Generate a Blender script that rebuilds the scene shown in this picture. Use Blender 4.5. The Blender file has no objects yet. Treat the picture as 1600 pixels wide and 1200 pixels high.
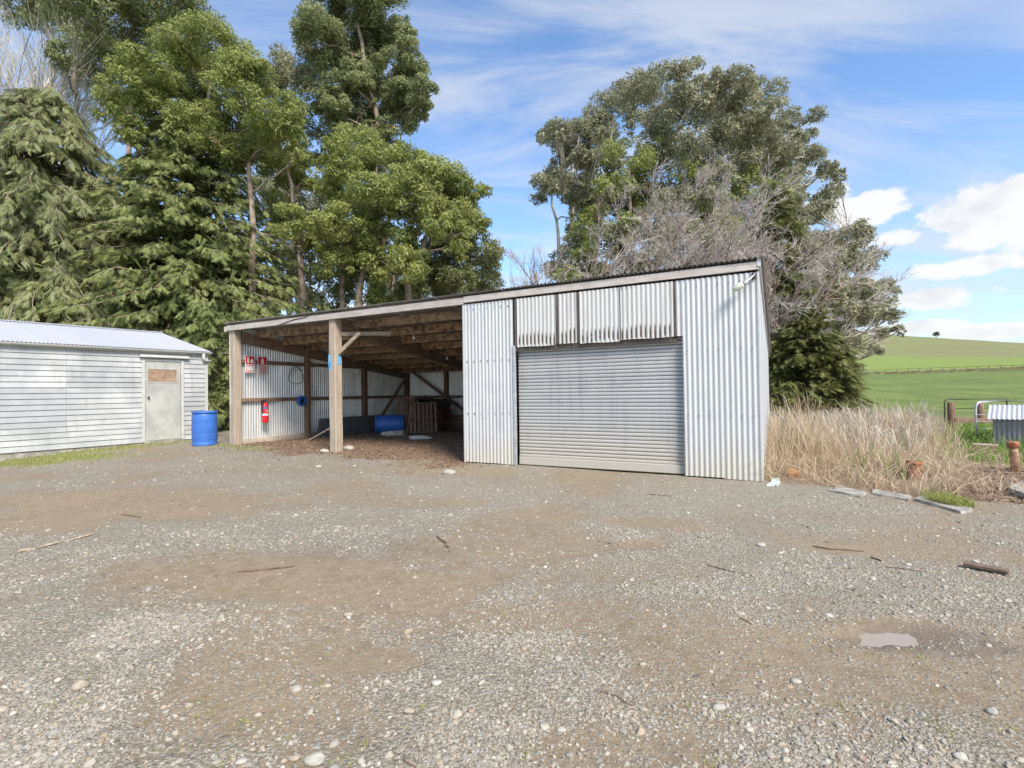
import bpy, math, random
import numpy as np
from mathutils import Matrix, Vector
random.seed(7); RNG = np.random.default_rng(7)
SC = bpy.context.scene
COL = SC.collection
R_ = math.radians

# ------------------------------------------------------------------ camera
CAM_H = 1.35; FPX = 785.64; PITCH = 0.0158; ROLL = -0.0143      # focal length in pixels of a 1600 px wide frame
cd = bpy.data.cameras.new('camera'); cam = bpy.data.objects.new('camera', cd); COL.objects.link(cam)
cd.sensor_fit = 'HORIZONTAL'; cd.sensor_width = 36; cd.lens = 36 * FPX / 1600
cd.clip_start = 0.05; cd.clip_end = 3000
cam.matrix_world = Matrix.Translation((0, 0, CAM_H)) @ Matrix.Rotation(math.pi / 2 + PITCH, 4, 'X') @ Matrix.Rotation(ROLL, 4, 'Z')
SC.camera = cam

def ray(u, v):
    du, dv = u - 800, v - 600
    a = du * math.cos(ROLL) + dv * math.sin(ROLL); b = -du * math.sin(ROLL) + dv * math.cos(ROLL)
    y, z = 1.0, -b / FPX
    return np.array([a / FPX, y * math.cos(PITCH) - z * math.sin(PITCH), y * math.sin(PITCH) + z * math.cos(PITCH)])
def G(u, v, z=0.0):                      # point at height z seen at (u, v)
    d = ray(u, v); return np.array([0, 0, CAM_H]) + d * ((z - CAM_H) / d[2])
def W(u, v, Y):                          # point at distance Y seen at (u, v)
    d = ray(u, v); return np.array([0, 0, CAM_H]) + d * (Y / d[1])
def project(x, y, z):
    z = z - CAM_H
    yc = y * math.cos(PITCH) + z * math.sin(PITCH); zc = -y * math.sin(PITCH) + z * math.cos(PITCH)
    yc = np.maximum(yc, 0.05)
    a = FPX * x / yc; b = -FPX * zc / yc
    return 800 + a * math.cos(ROLL) - b * math.sin(ROLL), 600 + a * math.sin(ROLL) + b * math.cos(ROLL)

# ------------------------------------------------------------------ node helper
class NT:
    def __init__(s, tree): s.t = tree; s.n = tree.nodes; s.l = tree.links
    def new(s, typ, ins=None, **kw):
        n = s.n.new(typ)
        for k, v in kw.items(): setattr(n, k, v)
        for k, v in (ins or {}).items():
            if isinstance(v, tuple) and len(v) == 2 and hasattr(v[0], 'outputs'): s.l.new(v[0].outputs[v[1]], n.inputs[k])
            elif hasattr(v, 'outputs'): s.l.new(v.outputs[0], n.inputs[k])
            else: n.inputs[k].default_value = v
        return n
    def math(s, op, a, b=0.0, c=0.0, clamp=False):
        return s.new('ShaderNodeMath', {0: a, 1: b, 2: c}, operation=op, use_clamp=clamp)
    def vm(s, op, a, b=(0, 0, 0)):
        return s.new('ShaderNodeVectorMath', {0: a, 1: b}, operation=op)
    def ramp(s, fac, stops, interp='LINEAR'):
        r = s.new('ShaderNodeValToRGB', {0: fac}); r.color_ramp.interpolation = interp
        e = r.color_ramp.elements
        while len(e) < len(stops): e.new(0.5)
        for q, (p, c) in zip(e, stops): q.position = p; q.color = (c, c, c, 1) if not hasattr(c, '__len__') else (*c, 1)
        return r
    def mix(s, fac, a, b, blend='MIX'):
        m = s.new('ShaderNodeMix', data_type='RGBA', blend_type=blend)
        for sock, v in ((m.inputs[0], fac), (m.inputs[6], a), (m.inputs[7], b)):
            if isinstance(v, tuple) and len(v) == 2 and hasattr(v[0], 'outputs'): s.l.new(v[0].outputs[v[1]], sock)
            elif hasattr(v, 'outputs'):
                s.l.new(v.outputs[2] if v.bl_idname == 'ShaderNodeMix' else v.outputs[0], sock)
            else: sock.default_value = (*v, 1) if hasattr(v, '__len__') and len(v) == 3 else v
        return m
    def noise(s, vec, scale, detail=5, rough=0.55, dist=0.0):
        ins = {'Scale': scale, 'Detail': detail, 'Roughness': rough, 'Distortion': dist}
        if vec is not None: ins['Vector'] = vec
        return s.new('ShaderNodeTexNoise', ins)
    def maprange(s, v, a, b, c=0.0, d=1.0, interp='SMOOTHSTEP'):
        return s.new('ShaderNodeMapRange', {0: v, 1: a, 2: b, 3: c, 4: d}, interpolation_type=interp, clamp=True) if interp == 'LINEAR' else \
               s.new('ShaderNodeMapRange', {0: v, 1: a, 2: b, 3: c, 4: d}, interpolation_type=interp)
def O2(m): return (m, 2)

# ------------------------------------------------------------------ sky and sun
SUN_DIR = np.array([0.36, -0.70, 0.78]); SUN_DIR /= np.linalg.norm(SUN_DIR)
wd = bpy.data.worlds.new('World'); SC.world = wd; wd.use_nodes = True
t = NT(wd.node_tree); t.n.clear()
sky = t.new('ShaderNodeTexSky', sky_type='NISHITA', sun_disc=False, sun_elevation=math.asin(SUN_DIR[2]),
            sun_rotation=math.atan2(SUN_DIR[0], SUN_DIR[1]), altitude=100, air_density=1.0, dust_density=0.5, ozone_density=1.0)
tc = t.new('ShaderNodeTexCoord')
dirn = t.vm('NORMALIZE', (tc, 'Generated'))
sep = t.new('ShaderNodeSeparateXYZ', {0: dirn})
den = t.math('ADD', (sep, 'Z'), 0.22)
pl = t.new('ShaderNodeCombineXYZ', {0: t.math('DIVIDE', (sep, 'X'), den), 1: t.math('DIVIDE', (sep, 'Y'), den), 2: 0.0})
mp = t.new('ShaderNodeMapping', {'Vector': pl, 'Rotation': (0, 0, R_(-14)), 'Scale': (0.6, 2.0, 1)})
ci = t.noise(mp, 1.9, 9, 0.6, 0.7)
mp2 = t.new('ShaderNodeMapping', {'Vector': pl, 'Location': (3.1, 1.7, 0), 'Scale': (0.7, 1.0, 1)})
ci2 = t.noise(mp2, 1.1, 3, 0.5)
cir = t.math('MULTIPLY', t.maprange((ci, 0), 0.36, 0.66), t.maprange((ci2, 0), 0.28, 0.54))
cir = t.math('MULTIPLY', cir, 0.72)
# cumulus: low heaps, some standing where the photograph has them
def sdir(u, v):
    d = ray(u, v); return d / np.linalg.norm(d)
heaps = [(1575, 335, 105, 68), (1530, 372, 60, 28), (1500, 418, 66, 20), (1445, 468, 66, 20), (1335, 330, 62, 40), (1395, 375, 38, 20), (1570, 514, 70, 15), (1425, 512, 50, 12), (1275, 330, 50, 30), (1690, 350, 70, 45)]
hp = None
for (u, v, ru, rv) in heaps:
    c = sdir(u, v); k = np.linalg.norm(ray(u, v)); sx = FPX * k * 0.85; sz = FPX * k
    df = t.vm('SUBTRACT', dirn, tuple(c)); df = t.vm('MULTIPLY', df, (sx / ru, sx / ru, sz / rv))
    ln = t.new('ShaderNodeVectorMath', {0: df}, operation='LENGTH')
    q = t.math('SUBTRACT', 1.0, (ln, 'Value'))
    hp = q if hp is None else t.math('MAXIMUM', hp, q)
mpc = t.new('ShaderNodeMapping', {'Vector': dirn, 'Scale': (1, 1, 1.35)})
cn = t.noise(mpc, 13.0, 9, 0.6, 0.25); cn0 = t.noise(mpc, 3.2, 4, 0.5)
hp = t.math('MAXIMUM', hp, -0.8)
heap = t.maprange(t.math('ADD', t.math('MULTIPLY', hp, 0.85), t.math('MULTIPLY', t.math('SUBTRACT', (cn, 0), 0.5), 2.1)), 0.08, 0.34)
low = t.math('MULTIPLY', t.maprange((sep, 'Z'), 0.0, 0.05), t.maprange((sep, 'Z'), 0.34, 0.12))
gen = t.math('MULTIPLY', t.maprange(t.math('ADD', (cn0, 0), t.math('MULTIPLY', t.math('SUBTRACT', (cn, 0), 0.5), 0.35)), 0.56, 0.66), low)
west = t.maprange((sep, 'X'), 0.42, 0.2)
gen = t.math('MULTIPLY', gen, west)
cum = t.math('MAXIMUM', heap, gen)
shade = t.noise(t.new('ShaderNodeMapping', {'Vector': dirn, 'Location': (0.0, 0.0, 0.05), 'Scale': (1, 1, 1.6)}), 9.0, 6, 0.55)
ccol = t.mix(t.maprange((shade, 0), 0.30, 0.52), (4.7, 4.85, 5.1), (5.9, 5.9, 5.9))
haze = t.maprange((sep, 'Z'), 0.36, 0.0)
skyb = t.mix(1.0, (sky, 0), (1.22, 1.42, 1.62), 'MULTIPLY')
skyc = t.mix(t.math('MULTIPLY', haze, 0.42), skyb, (3.6, 4.15, 4.8))
c1 = t.mix(cir, skyc, (4.5, 4.75, 5.2))
c2 = t.mix(t.math('MULTIPLY', cum, 0.95), c1, ccol)
bg = t.new('ShaderNodeBackground', {0: O2(c2), 1: 0.09})
t.new('ShaderNodeOutputWorld', {0: bg})
sd = bpy.data.lights.new('sun', 'SUN'); sd.energy = 3.1; sd.angle = R_(20); sd.color = (1, 0.925, 0.82)
sun = bpy.data.objects.new('sun', sd); COL.objects.link(sun)
sun.rotation_euler = Vector(SUN_DIR).to_track_quat('Z', 'Y').to_euler()
SC.view_settings.view_transform = 'Standard'; SC.view_settings.look = 'None'
SC.view_settings.gamma = 1.0; SC.view_settings.use_curve_mapping = False
SC.view_settings.exposure = 0.92

# ------------------------------------------------------------------ mesh helpers
def link(name, me, mat=None, parent=None, loc=None, smooth=False):
    o = bpy.data.objects.new(name, me); COL.objects.link(o)
    if mat is not None and me is not None and not me.materials: me.materials.append(mat)
    if parent is not None: o.parent = parent
    if loc is not None: o.location = loc
    return o
def npmesh(name, V, F, smooth=False, attrs=None):
    """V (n,3); F (m,k) array of equal polygons or a list of such arrays"""
    me = bpy.data.meshes.new(name); V = np.asarray(V, np.float32)
    Fs = [np.asarray(f, np.int32) for f in (F if isinstance(F, list) else [F]) if len(f)]
    me.vertices.add(len(V)); me.vertices.foreach_set('co', V.ravel())
    nl = sum(f.size for f in Fs); npoly = sum(len(f) for f in Fs)
    me.loops.add(nl); me.loops.foreach_set('vertex_index', np.concatenate([f.ravel() for f in Fs]))
    tot = np.concatenate([np.full(len(f), f.shape[1], np.int32) for f in Fs]); st = np.concatenate([[0], np.cumsum(tot)[:-1]]).astype(np.int32)
    me.polygons.add(npoly); me.polygons.foreach_set('loop_start', st); me.polygons.foreach_set('loop_total', tot)
    me.polygons.foreach_set('use_smooth', np.full(npoly, smooth, bool))
    for k, (dom, arr) in (attrs or {}).items():
        a = me.attributes.new(k, 'FLOAT', dom); a.data.foreach_set('value', np.asarray(arr, np.float32).ravel())
    me.update(calc_edges=True); return me
def tag(o, label=None, cat=None, group=None, kind=None):
    for k, v in (('label', label), ('category', cat), ('group', group), ('kind', kind)):
        if v: o[k] = v
    return o
def empty(name, loc=(0, 0, 0), rz=0.0, label=None, cat=None, group=None):
    o = bpy.data.objects.new(name, None); COL.objects.link(o); o.location = loc; o.rotation_euler = (0, 0, rz)
    o.empty_display_size = 0.2
    return tag(o, label, cat, group)
class MB:
    """collects verts and faces of one mesh"""
    def __init__(s): s.v = []; s.f = []; s.n = 0
    def add(s, V, F):
        V = [tuple(map(float, p)) for p in V]; s.v += V; s.f += [tuple(i + s.n for i in f) for f in F]; s.n += len(V); return s
    def build(s, name, mat, parent=None, smooth=False, loc=None):
        me = bpy.data.meshes.new(name); me.from_pydata(s.v, [], s.f)
        if smooth: me.polygons.foreach_set('use_smooth', np.full(len(me.polygons), True))
        me.update(); return link(name, me, mat, parent, loc)
    def box(s, x0, x1, y0, y1, z0, z1, ch=0.0, M=None):
        if ch <= 0:
            V = [(x, y, z) for x in (x0, x1) for y in (y0, y1) for z in (z0, z1)]
            F = [(0, 1, 3, 2), (4, 6, 7, 5), (0, 4, 5, 1), (2, 3, 7, 6), (0, 2, 6, 4), (1, 5, 7, 3)]
        else:
            c = np.array([(x0 + x1) / 2, (y0 + y1) / 2, (z0 + z1) / 2]); h = np.array([(x1 - x0) / 2, (y1 - y0) / 2, (z1 - z0) / 2])
            ch = min(ch, 0.45 * h.min()); V = []; idx = {}
            for sx in (-1, 1):
                for sy in (-1, 1):
                    for sz in (-1, 1):
                        for ax in range(3):
                            p = np.array([sx, sy, sz]) * (h - ch); p[ax] = np.array([sx, sy, sz])[ax] * h[ax]
                            idx[(sx, sy, sz, ax)] = len(V); V.append(tuple(c + p))
            F = []
            for ax in range(3):
                b, d = [(1, 2), (2, 0), (0, 1)][ax]
                for sgn in (-1, 1):
                    loop = []
                    for (p, q) in ((-1, -1), (1, -1), (1, 1), (-1, 1)):
                        k = [0, 0, 0]; k[ax] = sgn; k[b] = p; k[d] = q; loop.append(idx[(*k, ax)])
                    F.append(tuple(loop if sgn > 0 else loop[::-1]))
            for ax in range(3):                         # edges along ax
                b, d = [(1, 2), (2, 0), (0, 1)][ax]
                for p in (-1, 1):
                    for q in (-1, 1):
                        k0 = [0, 0, 0]; k0[ax] = -1; k0[b] = p; k0[d] = q; k1 = list(k0); k1[ax] = 1
                        f = (idx[(*k0, b)], idx[(*k1, b)], idx[(*k1, d)], idx[(*k0, d)])
                        F.append(f if p * q < 0 else f[::-1])
            for sx in (-1, 1):
                for sy in (-1, 1):
                    for sz in (-1, 1):
                        f = tuple(idx[(sx, sy, sz, a)] for a in range(3)); F.append(f if sx * sy * sz > 0 else f[::-1])
        if M is not None: V = [tuple(M @ Vector(p)) for p in V]
        return s.add(V, F)
    def bar(s, p, q, w, d, up=(0, 0, 1), ch=0.0):
        """rectangular bar from p to q; w across, d along 'up'"""
        p, q = Vector(p), Vector(q); z = (q - p); L = z.length; z.normalize(); x = Vector(up).cross(z)
        if x.length < 1e-4: x = Vector((1, 0, 0))
        x.normalize(); y = z.cross(x)
        M = Matrix((( x.x, y.x, z.x, p.x), (x.y, y.y, z.y, p.y), (x.z, y.z, z.z, p.z), (0, 0, 0, 1)))
        return s.box(-w / 2, w / 2, -d / 2, d / 2, 0, L, ch, M)
    def tube(s, pts, rad, k=8, cap=True):
        V, F = tube_np([tuple(p) for p in pts], rad, k)
        if cap: F = list(F) + [tuple(range(k))[::-1], tuple(range(len(V) - k, len(V)))]
        return s.add(V, F)
    def lathe(s, prof, k=24, M=None, cap=True):
        V = []; F = []
        for (r, z) in prof:
            for i in range(k): a = 2 * math.pi * i / k; V.append((r * math.cos(a), r * math.sin(a), z))
        for j in range(len(prof) - 1):
            for i in range(k):
                i2 = (i + 1) % k; F.append((j * k + i, j * k + i2, (j + 1) * k + i2, (j + 1) * k + i))
        if cap: F += [tuple(range(k))[::-1], tuple((len(prof) - 1) * k + i for i in range(k))]
        if M is not None: V = [tuple(M @ Vector(p)) for p in V]
        return s.add(V, F)
def tube_np(pts, rad, k):
    P = np.array(pts, float); n = len(P); rad = np.broadcast_to(np.array(rad, float), (n,))
    T = np.gradient(P, axis=0); T /= np.linalg.norm(T, axis=1)[:, None] + 1e-9
    ref = np.array([0.31, 0.22, 0.92]) if abs(T[0] @ np.array([0.31, 0.22, 0.92])) < 0.9 else np.array([1.0, 0, 0])
    A = np.cross(T, ref); A /= np.linalg.norm(A, axis=1)[:, None] + 1e-9; B = np.cross(T, A)
    an = 2 * np.pi * np.arange(k) / k
    V = P[:, None, :] + rad[:, None, None] * (np.cos(an)[None, :, None] * A[:, None, :] + np.sin(an)[None, :, None] * B[:, None, :])
    i = np.arange(k); i2 = (i + 1) % k; F = []
    for j in range(n - 1): F.append(np.stack([j * k + i, j * k + i2, (j + 1) * k + i2, (j + 1) * k + i], 1))
    return V.reshape(-1, 3), [tuple(q) for q in np.concatenate(F)]
class Tubes:
    def __init__(s): s.V = []; s.F = []; s.n = 0
    def add(s, pts, rad, k=5):
        P = np.asarray(pts, float); n = len(P); rad = np.broadcast_to(np.array(rad, float), (n,))
        T = np.gradient(P, axis=0); T /= np.linalg.norm(T, axis=1)[:, None] + 1e-9
        ref = np.array([0.31, 0.92, 0.22]); A = np.cross(T, ref); A /= np.linalg.norm(A, axis=1)[:, None] + 1e-9; B = np.cross(T, A)
        an = 2 * np.pi * np.arange(k) / k
        V = P[:, None, :] + rad[:, None, None] * (np.cos(an)[None, :, None] * A[:, None, :] + np.sin(an)[None, :, None] * B[:, None, :])
        i = np.arange(k); i2 = (i + 1) % k
        b = (np.arange(n - 1) * k)[:, None]
        F = np.stack([b + i, b + i2, b + k + i2, b + k + i], -1).reshape(-1, 4)
        s.V.append(V.reshape(-1, 3)); s.F.append(F + s.n); s.n += n * k
    def build(s, name, mat, parent):
        return link(name, npmesh(name, np.concatenate(s.V), np.concatenate(s.F), True), mat, parent)

# numpy value noise
_perm = RNG.random((256, 256))
def vnoise(x, y):
    xi = np.floor(x).astype(int); yi = np.floor(y).astype(int); fx = x - xi; fy = y - yi
    fx = fx * fx * (3 - 2 * fx); fy = fy * fy * (3 - 2 * fy)
    a = _perm[xi & 255, yi & 255]; b = _perm[(xi + 1) & 255, yi & 255]; c = _perm[xi & 255, (yi + 1) & 255]; d = _perm[(xi + 1) & 255, (yi + 1) & 255]
    return (a * (1 - fx) + b * fx) * (1 - fy) + (c * (1 - fx) + d * fx) * fy
def fbm(x, y, o=4):
    s = 0; a = 0.5; n = 0
    for k in range(o): s = s + a * vnoise(x * 2 ** k + 17.3 * k, y * 2 ** k + 9.1 * k); n += a; a *= 0.5
    return s / n
def sstep(a, b, x):
    q = np.clip((x - a) / (b - a), 0, 1); return q * q * (3 - 2 * q)

# ------------------------------------------------------------------ materials
def material(name):
    m = bpy.data.materials.new(name); m.use_nodes = True; nt = NT(m.node_tree); nt.n.clear()
    b = nt.new('ShaderNodeBsdfPrincipled'); o = nt.new('ShaderNodeOutputMaterial', {0: b}); return m, nt, b
def setc(nt, b, sock, v):
    if hasattr(v, 'outputs'): nt.l.new(v.outputs[2] if v.bl_idname == 'ShaderNodeMix' else v.outputs[0], b.inputs[sock])
    else: b.inputs[sock].default_value = (*v, 1) if hasattr(v, '__len__') and len(v) == 3 else v
def bump(nt, b, h, st=0.3, dist=0.01):
    n = nt.new('ShaderNodeBump', {'Height': h, 'Strength': st, 'Distance': dist}); nt.l.new(n.outputs[0], b.inputs['Normal'])
def m_plain(name, col, rough=0.6, metal=0.0, var=0.15, scale=8.0):
    m, nt, b = material(name); g = nt.new('ShaderNodeNewGeometry')
    n = nt.noise((g, 'Position'), scale, 5); f = nt.math('MULTIPLY', nt.maprange((n, 0), 0.35, 0.7), 1.0)
    setc(nt, b, 'Base Color', nt.mix(f, tuple(c * (1 - var) for c in col), tuple(min(1, c * (1 + var)) for c in col)))
    b.inputs['Roughness'].default_value = rough; b.inputs['Metallic'].default_value = metal
    bump(nt, b, (n, 0), 0.12, 0.004); return m
def m_wood(name, c0, c1, axis, stain=None, rough=0.85, edge=0.5):
    """grain along axis; c0 dark, c1 light; stain: a third colour in blotches"""
    m, nt, b = material(name); tco = nt.new('ShaderNodeTexCoord'); oi = nt.new('ShaderNodeObjectInfo')
    off = nt.new('ShaderNodeCombineXYZ', {0: nt.math('MULTIPLY', (oi, 'Random'), 13.0), 1: nt.math('MULTIPLY', (oi, 'Random'), 7.0), 2: nt.math('MULTIPLY', (oi, 'Random'), 29.0)})
    p = nt.vm('ADD', (tco, 'Object'), off); sc = [26, 26, 26]; sc['xyz'.index(axis)] = 1.6
    mp = nt.new('ShaderNodeMapping', {'Vector': p, 'Scale': tuple(sc)})
    n = nt.noise(mp, 1.0, 6, 0.62, 0.4); n2 = nt.noise(p, 2.2, 4, 0.55)
    f = nt.math('ADD', nt.math('MULTIPLY', nt.maprange((n, 0), 0.3, 0.72), 0.65), nt.math('MULTIPLY', nt.maprange((n2, 0), 0.3, 0.7), 0.35))
    col = nt.mix(f, c0, c1)
    if stain:
        sc2 = [9, 9, 9]; sc2['xyz'.index(axis)] = 9; s = nt.noise(p, 7.0, 6, 0.7, 0.6)
        col = nt.mix(nt.math('MULTIPLY', nt.maprange((s, 0), 0.47, 0.6), edge), col, stain)
    v = nt.math('ADD', nt.math('MULTIPLY', (oi, 'Random'), 0.3), 0.85)
    col = nt.mix(1.0, col, nt.new('ShaderNodeCombineXYZ', {0: v, 1: v, 2: v}), 'MULTIPLY')
    setc(nt, b, 'Base Color', col); b.inputs['Roughness'].default_value = rough
    bump(nt, b, (n, 0), 0.5, 0.006); return m
def m_galv(name, base, dark, metal=0.35, rough=0.42, dirt=None, dirt_h=0.6, streak=0.6, spots=0.0):
    m, nt, b = material(name); g = nt.new('ShaderNodeNewGeometry'); oi = nt.new('ShaderNodeObjectInfo')
    pos = (g, 'Position')
    st = nt.noise(nt.new('ShaderNodeMapping', {'Vector': pos, 'Scale': (11, 11, 0.8)}), 1.0, 6, 0.6, 0.3)
    bl = nt.noise(pos, 2.6, 6, 0.62); sp = nt.noise(pos, 60, 3, 0.5)
    f = nt.math('MULTIPLY', nt.maprange((st, 0), 0.45, 0.75), streak)
    f = nt.math('ADD', f, nt.math('MULTIPLY', nt.maprange((bl, 0), 0.46, 0.72), 0.35))
    f = nt.math('ADD', f, nt.math('MULTIPLY', nt.math('SUBTRACT', (oi, 'Random'), 0.5), 0.35), clamp=True)
    col = nt.mix(f, base, dark)
    col = nt.mix(nt.math('MULTIPLY', nt.maprange((sp, 0), 0.58, 0.7), 0.25), col, tuple(c * 0.6 for c in dark))
    rg = nt.math('ADD', nt.math('MULTIPLY', (bl, 0), 0.3), rough - 0.15)
    if spots:
        v = nt.noise(nt.new('ShaderNodeMapping', {'Vector': pos, 'Scale': (6, 6, 14)}), 1.0, 6, 0.7)
        col = nt.mix(nt.math('MULTIPLY', nt.maprange((v, 0), 0.62, 0.7), spots), col, (0.34, 0.21, 0.12))
    if dirt:
        sz = nt.new('ShaderNodeSeparateXYZ', {0: pos})
        hh = nt.math('ADD', (sz, 'Z'), nt.math('MULTIPLY', nt.math('SUBTRACT', (st, 0), 0.5), 0.9))
        df = nt.maprange(hh, dirt_h, -0.05)
        col = nt.mix(nt.math('MULTIPLY', df, 0.85), col, dirt)
        rg = nt.math('ADD', rg, nt.math('MULTIPLY', df, 0.35))
        mt = nt.math('MULTIPLY', nt.math('SUBTRACT', 1.0, df), metal); nt.l.new(mt.outputs[0], b.inputs['Metallic'])
    else: b.inputs['Metallic'].default_value = metal
    setc(nt, b, 'Base Color', col); nt.l.new(rg.outputs[0], b.inputs['Roughness'])
    bump(nt, b, (bl, 0), 0.10, 0.02); return m
def m_leaf(name, dark, light, tr=0.25, rough=0.5):
    m = bpy.data.materials.new(name); m.use_nodes = True; nt = NT(m.node_tree); nt.n.clear()
    a = nt.new('ShaderNodeAttribute', attribute_name='tint'); col = nt.mix((a, 'Fac'), dark, light)
    b = nt.new('ShaderNodeBsdfPrincipled', {'Roughness': rough, 'Specular IOR Level': 0.35}); setc(nt, b, 'Base Color', col)
    tl = nt.new('ShaderNodeBsdfTranslucent', {0: O2(col)})
    mx = nt.new('ShaderNodeMixShader', {0: tr, 1: b, 2: tl}); nt.new('ShaderNodeOutputMaterial', {0: mx}); return m

M = {}
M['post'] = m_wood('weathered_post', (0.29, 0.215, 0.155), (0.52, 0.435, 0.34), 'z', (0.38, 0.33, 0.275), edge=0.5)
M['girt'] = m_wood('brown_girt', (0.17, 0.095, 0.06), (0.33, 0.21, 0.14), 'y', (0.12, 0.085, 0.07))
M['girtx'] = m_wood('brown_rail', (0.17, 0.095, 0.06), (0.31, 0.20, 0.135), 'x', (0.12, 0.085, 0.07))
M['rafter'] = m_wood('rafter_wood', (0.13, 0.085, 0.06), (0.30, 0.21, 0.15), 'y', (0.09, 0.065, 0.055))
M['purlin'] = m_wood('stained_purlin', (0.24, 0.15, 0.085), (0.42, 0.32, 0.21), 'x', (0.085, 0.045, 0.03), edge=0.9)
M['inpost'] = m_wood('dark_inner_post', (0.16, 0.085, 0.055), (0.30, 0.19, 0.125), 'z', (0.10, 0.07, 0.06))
M['fascia'] = m_wood('weathered_fascia', (0.38, 0.335, 0.30), (0.58, 0.53, 0.49), 'x', (0.36, 0.32, 0.29), edge=0.5)
M['pale'] = m_wood('pale_plank', (0.36, 0.29, 0.22), (0.60, 0.52, 0.43), 'y', (0.28, 0.23, 0.19))
M['palex'] = m_wood('pale_board', (0.26, 0.19, 0.13), (0.46, 0.37, 0.28), 'x', (0.20, 0.15, 0.12))
M['pallet'] = m_wood('pallet_wood', (0.13, 0.075, 0.05), (0.30, 0.20, 0.14), 'x', (0.08, 0.05, 0.04))
M['galv'] = m_galv('galvanised_front', (0.56, 0.565, 0.56), (0.41, 0.42, 0.43), 0.12, 0.5, (0.50, 0.47, 0.39), 0.75, 0.5)
M['galvin'] = m_galv('galvanised_wall', (0.72, 0.72, 0.70), (0.42, 0.43, 0.43), 0.5, 0.40, (0.42, 0.38, 0.31), 0.35, 0.5)
M['roof'] = m_galv('old_roof_iron', (0.40, 0.40, 0.39), (0.20, 0.20, 0.19), 0.3, 0.6)
M['roofw'] = m_galv('pale_roof_iron', (0.50, 0.51, 0.54), (0.38, 0.40, 0.44), 0.15, 0.5, spots=0.5)
M['door'] = m_galv('roller_steel', (0.47, 0.475, 0.47), (0.33, 0.34, 0.345), 0.2, 0.5, (0.46, 0.42, 0.34), 1.05, 0.55, spots=0.35)
M['oldsheet'] = m_galv('dull_stacked_iron', (0.26, 0.27, 0.27), (0.14, 0.15, 0.15), 0.4, 0.55)
M['hut'] = m_galv('hut_iron', (0.27, 0.285, 0.30), (0.17, 0.18, 0.195), 0.4, 0.5)
M['white_paint'] = m_plain('white_paint', (0.52, 0.52, 0.48), 0.5, var=0.08)
M['door_paint'] = m_plain('old_door_paint', (0.42, 0.42, 0.38), 0.6, var=0.14, scale=3)
M['ply'] = m_wood('door_plywood', (0.26, 0.155, 0.09), (0.48, 0.345, 0.23), 'x', (0.20, 0.145, 0.10), edge=0.6)
M['concrete'] = m_plain('concrete', (0.33, 0.305, 0.26), 0.9, var=0.28, scale=9)
M['blue'] = m_plain('blue_plastic', (0.045, 0.15, 0.49), 0.42, var=0.10, scale=4)
M['bluerope'] = m_plain('blue_hose', (0.02, 0.16, 0.50), 0.5)
M['bluepaint'] = m_plain('blue_paint_mark', (0.15, 0.44, 0.72), 0.7, var=0.3, scale=40)
M['red'] = m_plain('red_enamel', (0.70, 0.015, 0.025), 0.35, var=0.05)
M['signwhite'] = m_plain('sign_white', (0.80, 0.78, 0.76), 0.5, var=0.03)
M['violet'] = m_plain('violet_band', (0.16, 0.16, 0.42), 0.5)
M['black'] = m_plain('black_rubber', (0.018, 0.018, 0.018), 0.7)
M['darkmetal'] = m_plain('dark_metal', (0.08, 0.07, 0.065), 0.5, 0.6)
M['pipe'] = m_plain('galvanised_pipe', (0.52, 0.53, 0.53), 0.4, 0.5)
M['rust'] = m_plain('rusty_iron', (0.33, 0.13, 0.06), 0.85, var=0.35, scale=20)
M['rustpost'] = m_plain('rusty_pipe', (0.36, 0.22, 0.13), 0.8, var=0.35, scale=14)
M['pink'] = m_plain('faded_pink_plastic', (0.62, 0.40, 0.40), 0.6, var=0.08)
M['sack'] = m_plain('pale_sacking', (0.52, 0.47, 0.40), 0.9, var=0.2)
M['tarp'] = m_plain('dark_tarp', (0.05, 0.045, 0.045), 0.6)
M['glass'] = m_plain('old_lamp_glass', (0.60, 0.64, 0.50), 0.2, var=0.1)
M['green_shard'] = m_plain('pale_green_board', (0.50, 0.56, 0.50), 0.8)
M['pumpkin'] = m_plain('orange_gourd', (0.62, 0.27, 0.08), 0.6, var=0.2)
M['bulb'] = m_plain('bulb_glass', (0.75, 0.75, 0.70), 0.2)
M['stick'] = m_plain('dead_stick', (0.16, 0.11, 0.075), 0.9, var=0.3, scale=20)
M['stickp'] = m_plain('pale_stick', (0.42, 0.34, 0.24), 0.9, var=0.3, scale=20)

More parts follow.
